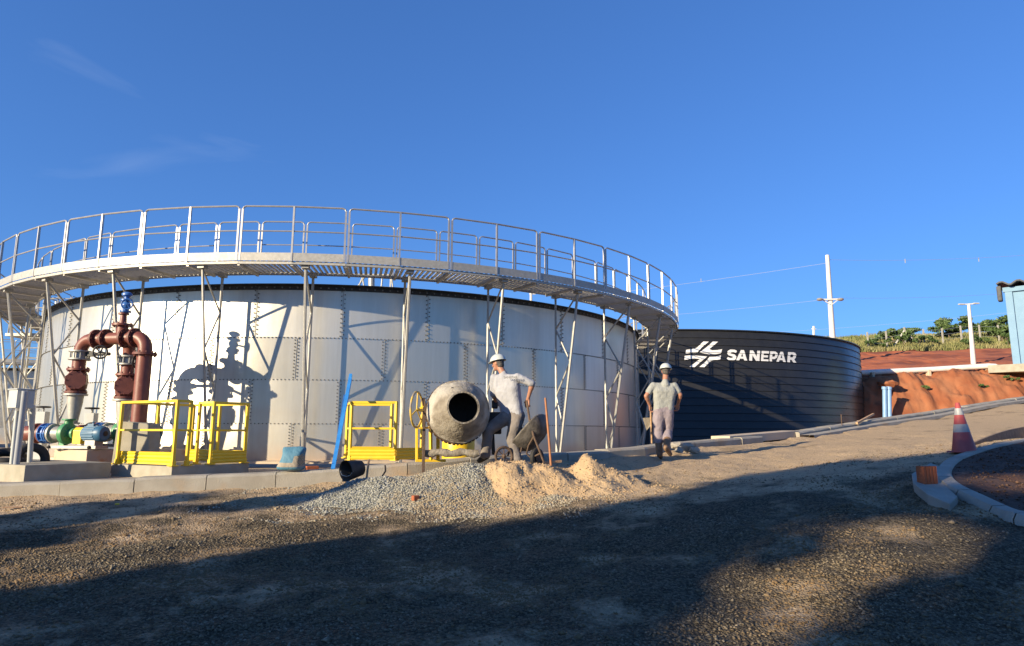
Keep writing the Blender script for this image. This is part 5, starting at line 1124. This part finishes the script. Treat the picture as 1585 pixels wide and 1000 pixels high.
# grass on the ridge
def blades(name, n, gen, m, seed=2, org=(0, 0, 0)):
    rg = np.random.default_rng(seed); x, y, z, h, wd = gen(rg, n); n = len(x); a = rg.uniform(0, PI, n); lx = rg.uniform(-.5, .5, n)*h; ly = rg.uniform(-.5, .5, n)*h; c, s = np.cos(a)*wd, np.sin(a)*wd
    v = np.stack([np.stack([x-c, y-s, z-.05], -1), np.stack([x+c, y+s, z-.05], -1), np.stack([x+lx, y+ly, z+h], -1)], 1).reshape(-1, 3)-np.array(org)
    me = bpy.data.meshes.new(name); me.vertices.add(3*n); me.vertices.foreach_set('co', v.ravel().astype(np.float32)); me.loops.add(3*n); me.loops.foreach_set('vertex_index', np.arange(3*n, dtype=np.int32)); me.polygons.add(n)
    me.polygons.foreach_set('loop_start', np.arange(0, 3*n, 3, dtype=np.int32)); me.polygons.foreach_set('loop_total', np.full(n, 3, np.int32)); me.update(calc_edges=True); me.materials.append(m); o = bpy.data.objects.new(name, me); COL.objects.link(o); o.location = Vector(org); return o
def ridge(rg, n):
    x = rg.uniform(28, 80, n); y = 63+rg.uniform(0, 1, n)**1.4*18; k = hnoise(x*.5, y*.5, 3) > -.6; x, y = x[k], y[k]
    return x, y, hill_z(x, y), .20+.32*rg.uniform(0, 1, len(x)), .05+.03*rg.uniform(0, 1, len(x))
m_gr2 = mat('ridge_grass_blades', (.13, .16, .045), (.30, .26, .12), .35, .9, detail=3)
stuff(blades('grass', 60000, ridge, m_gr2), 'dry green grass covering the ridge', 'grass')
def tree(name, label, base, crown_c, crown_r, n, leaf, m=None, seed=0, limbs=6, group=None, trunk=.12, clump=14, cat='tree'):
    rg = np.random.default_rng(seed); base = np.array(base, float); crown_c = np.array(crown_c, float); cr_r = np.array(crown_r, float)
    t = thing(name, label, cat, base, group); cl = crown_c+rg.normal(0, .5, (clump, 3))*cr_r
    mm = M(); mid = base*.4+crown_c*.6; mm.tube([base-V(0, 0, .3), base*.6+crown_c*.4+V(.1*trunk, 0, 0), mid], [trunk, trunk*.75, trunk*.55], 10)
    for i in range(min(limbs, clump)): mm.tube([mid-(mid-base)*.1*(i % 3), (mid+cl[i])/2+rg.normal(0, .05, 3)*cr_r, cl[i]], [trunk*.42, trunk*.28, trunk*.08], 6)
    mm.build('trunk', m_bark, t, smooth=True)
    per = n//clump; P_ = []
    for c in cl:
        rs = rg.uniform(.28, .5); q = rg.normal(0, 1, (per, 3)); q /= np.linalg.norm(q, axis=1, keepdims=True); P_.append(c+q*(rg.uniform(0, 1, (per, 1))**.45)*rs*cr_r)
    P_ = np.vstack(P_); k = len(P_); a = rg.normal(0, 1, (k, 3)); a /= np.linalg.norm(a, axis=1, keepdims=True); b = rg.normal(0, 1, (k, 3)); b -= a*(a*b).sum(1, keepdims=True); b /= np.linalg.norm(b, axis=1, keepdims=True)
    s_ = leaf*(.6+.8*rg.uniform(0, 1, (k, 1))); v = np.stack([P_-a*s_, P_-b*s_*.45, P_+a*s_, P_+b*s_*.45], 1).reshape(-1, 3)-base
    me = bpy.data.meshes.new('crown'); me.vertices.add(4*k); me.vertices.foreach_set('co', v.ravel().astype(np.float32)); me.loops.add(4*k); me.loops.foreach_set('vertex_index', np.arange(4*k, dtype=np.int32)); me.polygons.add(k)
    me.polygons.foreach_set('loop_start', np.arange(0, 4*k, 4, dtype=np.int32)); me.polygons.foreach_set('loop_total', np.full(k, 4, np.int32)); me.update(calc_edges=True); me.materials.append(m or m_leaf); o = bpy.data.objects.new('crown', me); COL.objects.link(o); o.parent = t
    return t
for (px, py, d, hgt, rx, n_, lab) in ((1409, 535, 68, 1.9, (1.2, 1.1, .35), 900, 'thin small flat topped tree on the ridge, leftmost'), (1470, 530, 69, 2.3, (2.0, 1.5, .75), 2600, 'broad round bushy tree in the middle of the ridge'), (1530, 528, 70, 2.3, (1.6, 1.4, .8), 2200, 'bushy tree on the ridge between the lamp post and the shed'), (1552, 532, 66, 1.7, (1.2, 1.1, .6), 1200, 'low bush on the ridge tight against the shed'), (1385, 545, 66, 1.3, (1.3, 1.0, .6), 1500, 'small dark bush at the left end of the ridge')):
    b_ = P(px, py, d); b_[2] = hz(b_[0], b_[1]); c = b_+V(0, 0, hgt*.68); tree('ridge_tree', lab, b_, c, rx, n_, .17, seed=int(px), limbs=5, group='trees on the ridge', trunk=.10)
for i in range(9):
    px = (1400, 1425, 1445, 1500, 1518, 1562, 1345, 1365, 1580)[i]; b_ = P(px, 545, 64.5); b_[2] = hz(b_[0], b_[1])
    tree('shrub', 'low green shrub %s' % ('below the leftmost thin ridge tree', 'between the thin tree and the broad ridge tree', 'at the left foot of the broad ridge tree', 'just left of the lamp post top half', 'just right of the lamp post', 'beside the shed roof corner', 'nearest the black tank on the ridge', 'second from the black tank on the ridge', 'half hidden behind the shed')[i], b_, b_+V(0, 0, .7), (.62, .6, .42), 420, .11, seed=100+i, limbs=3, group='shrubs on the ridge', trunk=.04, clump=6, cat='shrub')
for i, (px, py, d) in enumerate(((1523, 593, 35.6), (1560, 590, 35.8), (1433, 594, 35.9))):
    b_ = P(px, py, d); b_[2] = hz(b_[0], b_[1]); tree('weed', ('small weed tuft on the bank below the white pipe end', 'small weed tuft on the bank below the shed', 'dark weed tuft on the bank under the pipe support')[i], b_, b_+V(0, 0, .14), (.35, .2, .13), 260, .06, seed=60+i, limbs=2, group='weeds on the bank', trunk=.01, clump=4, cat='weed')

# ------------------------------------------------------------ trees behind the photographer that throw the long shade
def uv(u, v): return V(sx*u - sy*v, sy*u + sx*v, 0)
def shade_tree(label, u0, v0, cl, seed, per=620, name='roadside_tree'):
    rg = np.random.default_rng(seed); b_ = uv(u0, v0); b_[2] = float(ground(b_[:1], b_[1:2], False)[0])-.1
    t = thing(name, label, 'tree', b_, 'trees behind the photographer'); C_ = []; RD = []
    for v_, z_, r_ in cl:
        z_ += (abs(u0)-14)*math.tan(R(SUN_EL))
        C_.append(uv(u0+rg.uniform(-1.0, 1.0), v_)+V(0, 0, z_)); RD.append(r_)
    zc = sum(c[2] for c in C_)/len(C_); mid = V(b_[0], b_[1], zc-.6); mm = M(); mm.tube([b_-V(0, 0, .3), b_*.5+mid*.5+V(.08, .05, 0), mid], [.2, .15, .11], 10)
    for c in C_: mm.tube([mid-V(0, 0, .3), (mid+c)/2+V(0, 0, .1), c], [.07, .045, .015], 6)
    mm.build('trunk', m_bark, t, smooth=True); Q = []
    for c, r_ in zip(C_, RD):
        q = rg.normal(0, 1, (per, 3)); q /= np.linalg.norm(q, axis=1, keepdims=True); Q.append(c+q*(rg.uniform(0, 1, (per, 1))**.4)*r_*np.array([1.0, 1.0, .95]))
    Q = np.vstack(Q); k = len(Q); a = rg.normal(0, 1, (k, 3)); a /= np.linalg.norm(a, axis=1, keepdims=True); b = rg.normal(0, 1, (k, 3)); b -= a*(a*b).sum(1, keepdims=True); b /= np.linalg.norm(b, axis=1, keepdims=True)
    s_ = .19*(.6+.8*rg.uniform(0, 1, (k, 1))); v = np.stack([Q-a*s_, Q-b*s_*.5, Q+a*s_, Q+b*s_*.5], 1).reshape(-1, 3)-b_
    me = bpy.data.meshes.new('crown'); me.vertices.add(4*k); me.vertices.foreach_set('co', v.ravel().astype(np.float32)); me.loops.add(4*k); me.loops.foreach_set('vertex_index', np.arange(4*k, dtype=np.int32)); me.polygons.add(k)
    me.polygons.foreach_set('loop_start', np.arange(0, 4*k, 4, dtype=np.int32)); me.polygons.foreach_set('loop_total', np.full(k, 4, np.int32)); me.update(calc_edges=True); me.materials.append(m_leaf); o = bpy.data.objects.new('crown', me); COL.objects.link(o); o.parent = t
rg9 = np.random.default_rng(11)
def clumps(v0, v1, z0, z1, r, step=.95):
    return [(v+rg9.uniform(-.15, .15), z+rg9.uniform(-.15, .15), r*rg9.uniform(.9, 1.12)) for v in np.arange(v0, v1+.01, step) for z in np.arange(z0, z1+.01, step)]
shade_tree('tall leafy tree behind the photographer, beside the small one', -21, 5.2, clumps(4.6, 6.95, 3.2, 5.5, .92, .8)+clumps(4.6, 5.45, 6.0, 8.3, .86, .8)+[(2.0, 4.8, .85), (2.9, 4.6, .8), (3.7, 5.1, .75), (4.2, 6.2, .75), (3.6, 6.9, .6), (2.9, 6.9, .3), (4.3, 7.1, .6), (2.4, 7.0, .25), (3.3, 6.1, .14), (1.6, 5.5, .85), (1.5, 6.5, .8), (1.7, 7.5, .75)]+[(3.6, 8.5, .8), (2.9, 8.7, .85), (2.1, 8.6, .8), (3.2, 4.3, .9), (3.9, 3.6, .9), (4.2, 7.9, .7)], 31)
shade_tree('broad leafy tree behind the photographer, second from the left', -21.3, 0.2, clumps(-1.6, 1.3, 2.6, 8.3, .95)+[(2.2, 4.0, .8), (2.3, 3.2, .9)], 32)
shade_tree('broad leafy tree behind the photographer, second from the right', -21.6, -4.0, clumps(-6.2, -2.6, 2.6, 7.8, 1.0, 1.1), 33)
shade_tree('leafy tree behind the photographer, at the right end of its row', -22, -9.0, clumps(-11, -7.3, 2.6, 7.8, 1.05, 1.2), 34)
shade_tree('small leafy tree behind the photographer, at the left end of the row', -19.6, 9.8, [(9.1, 3.9, .8), (10.2, 3.8, .9), (9.4, 2.8, .8), (10.6, 2.7, .9), (11.2, 3.8, .8), (9.0, 4.5, .5), (9.9, 4.7, .5), (9.3, 5.3, .32), (10.6, 4.8, .35), (9.1, 5.8, .25)], 35, 620)
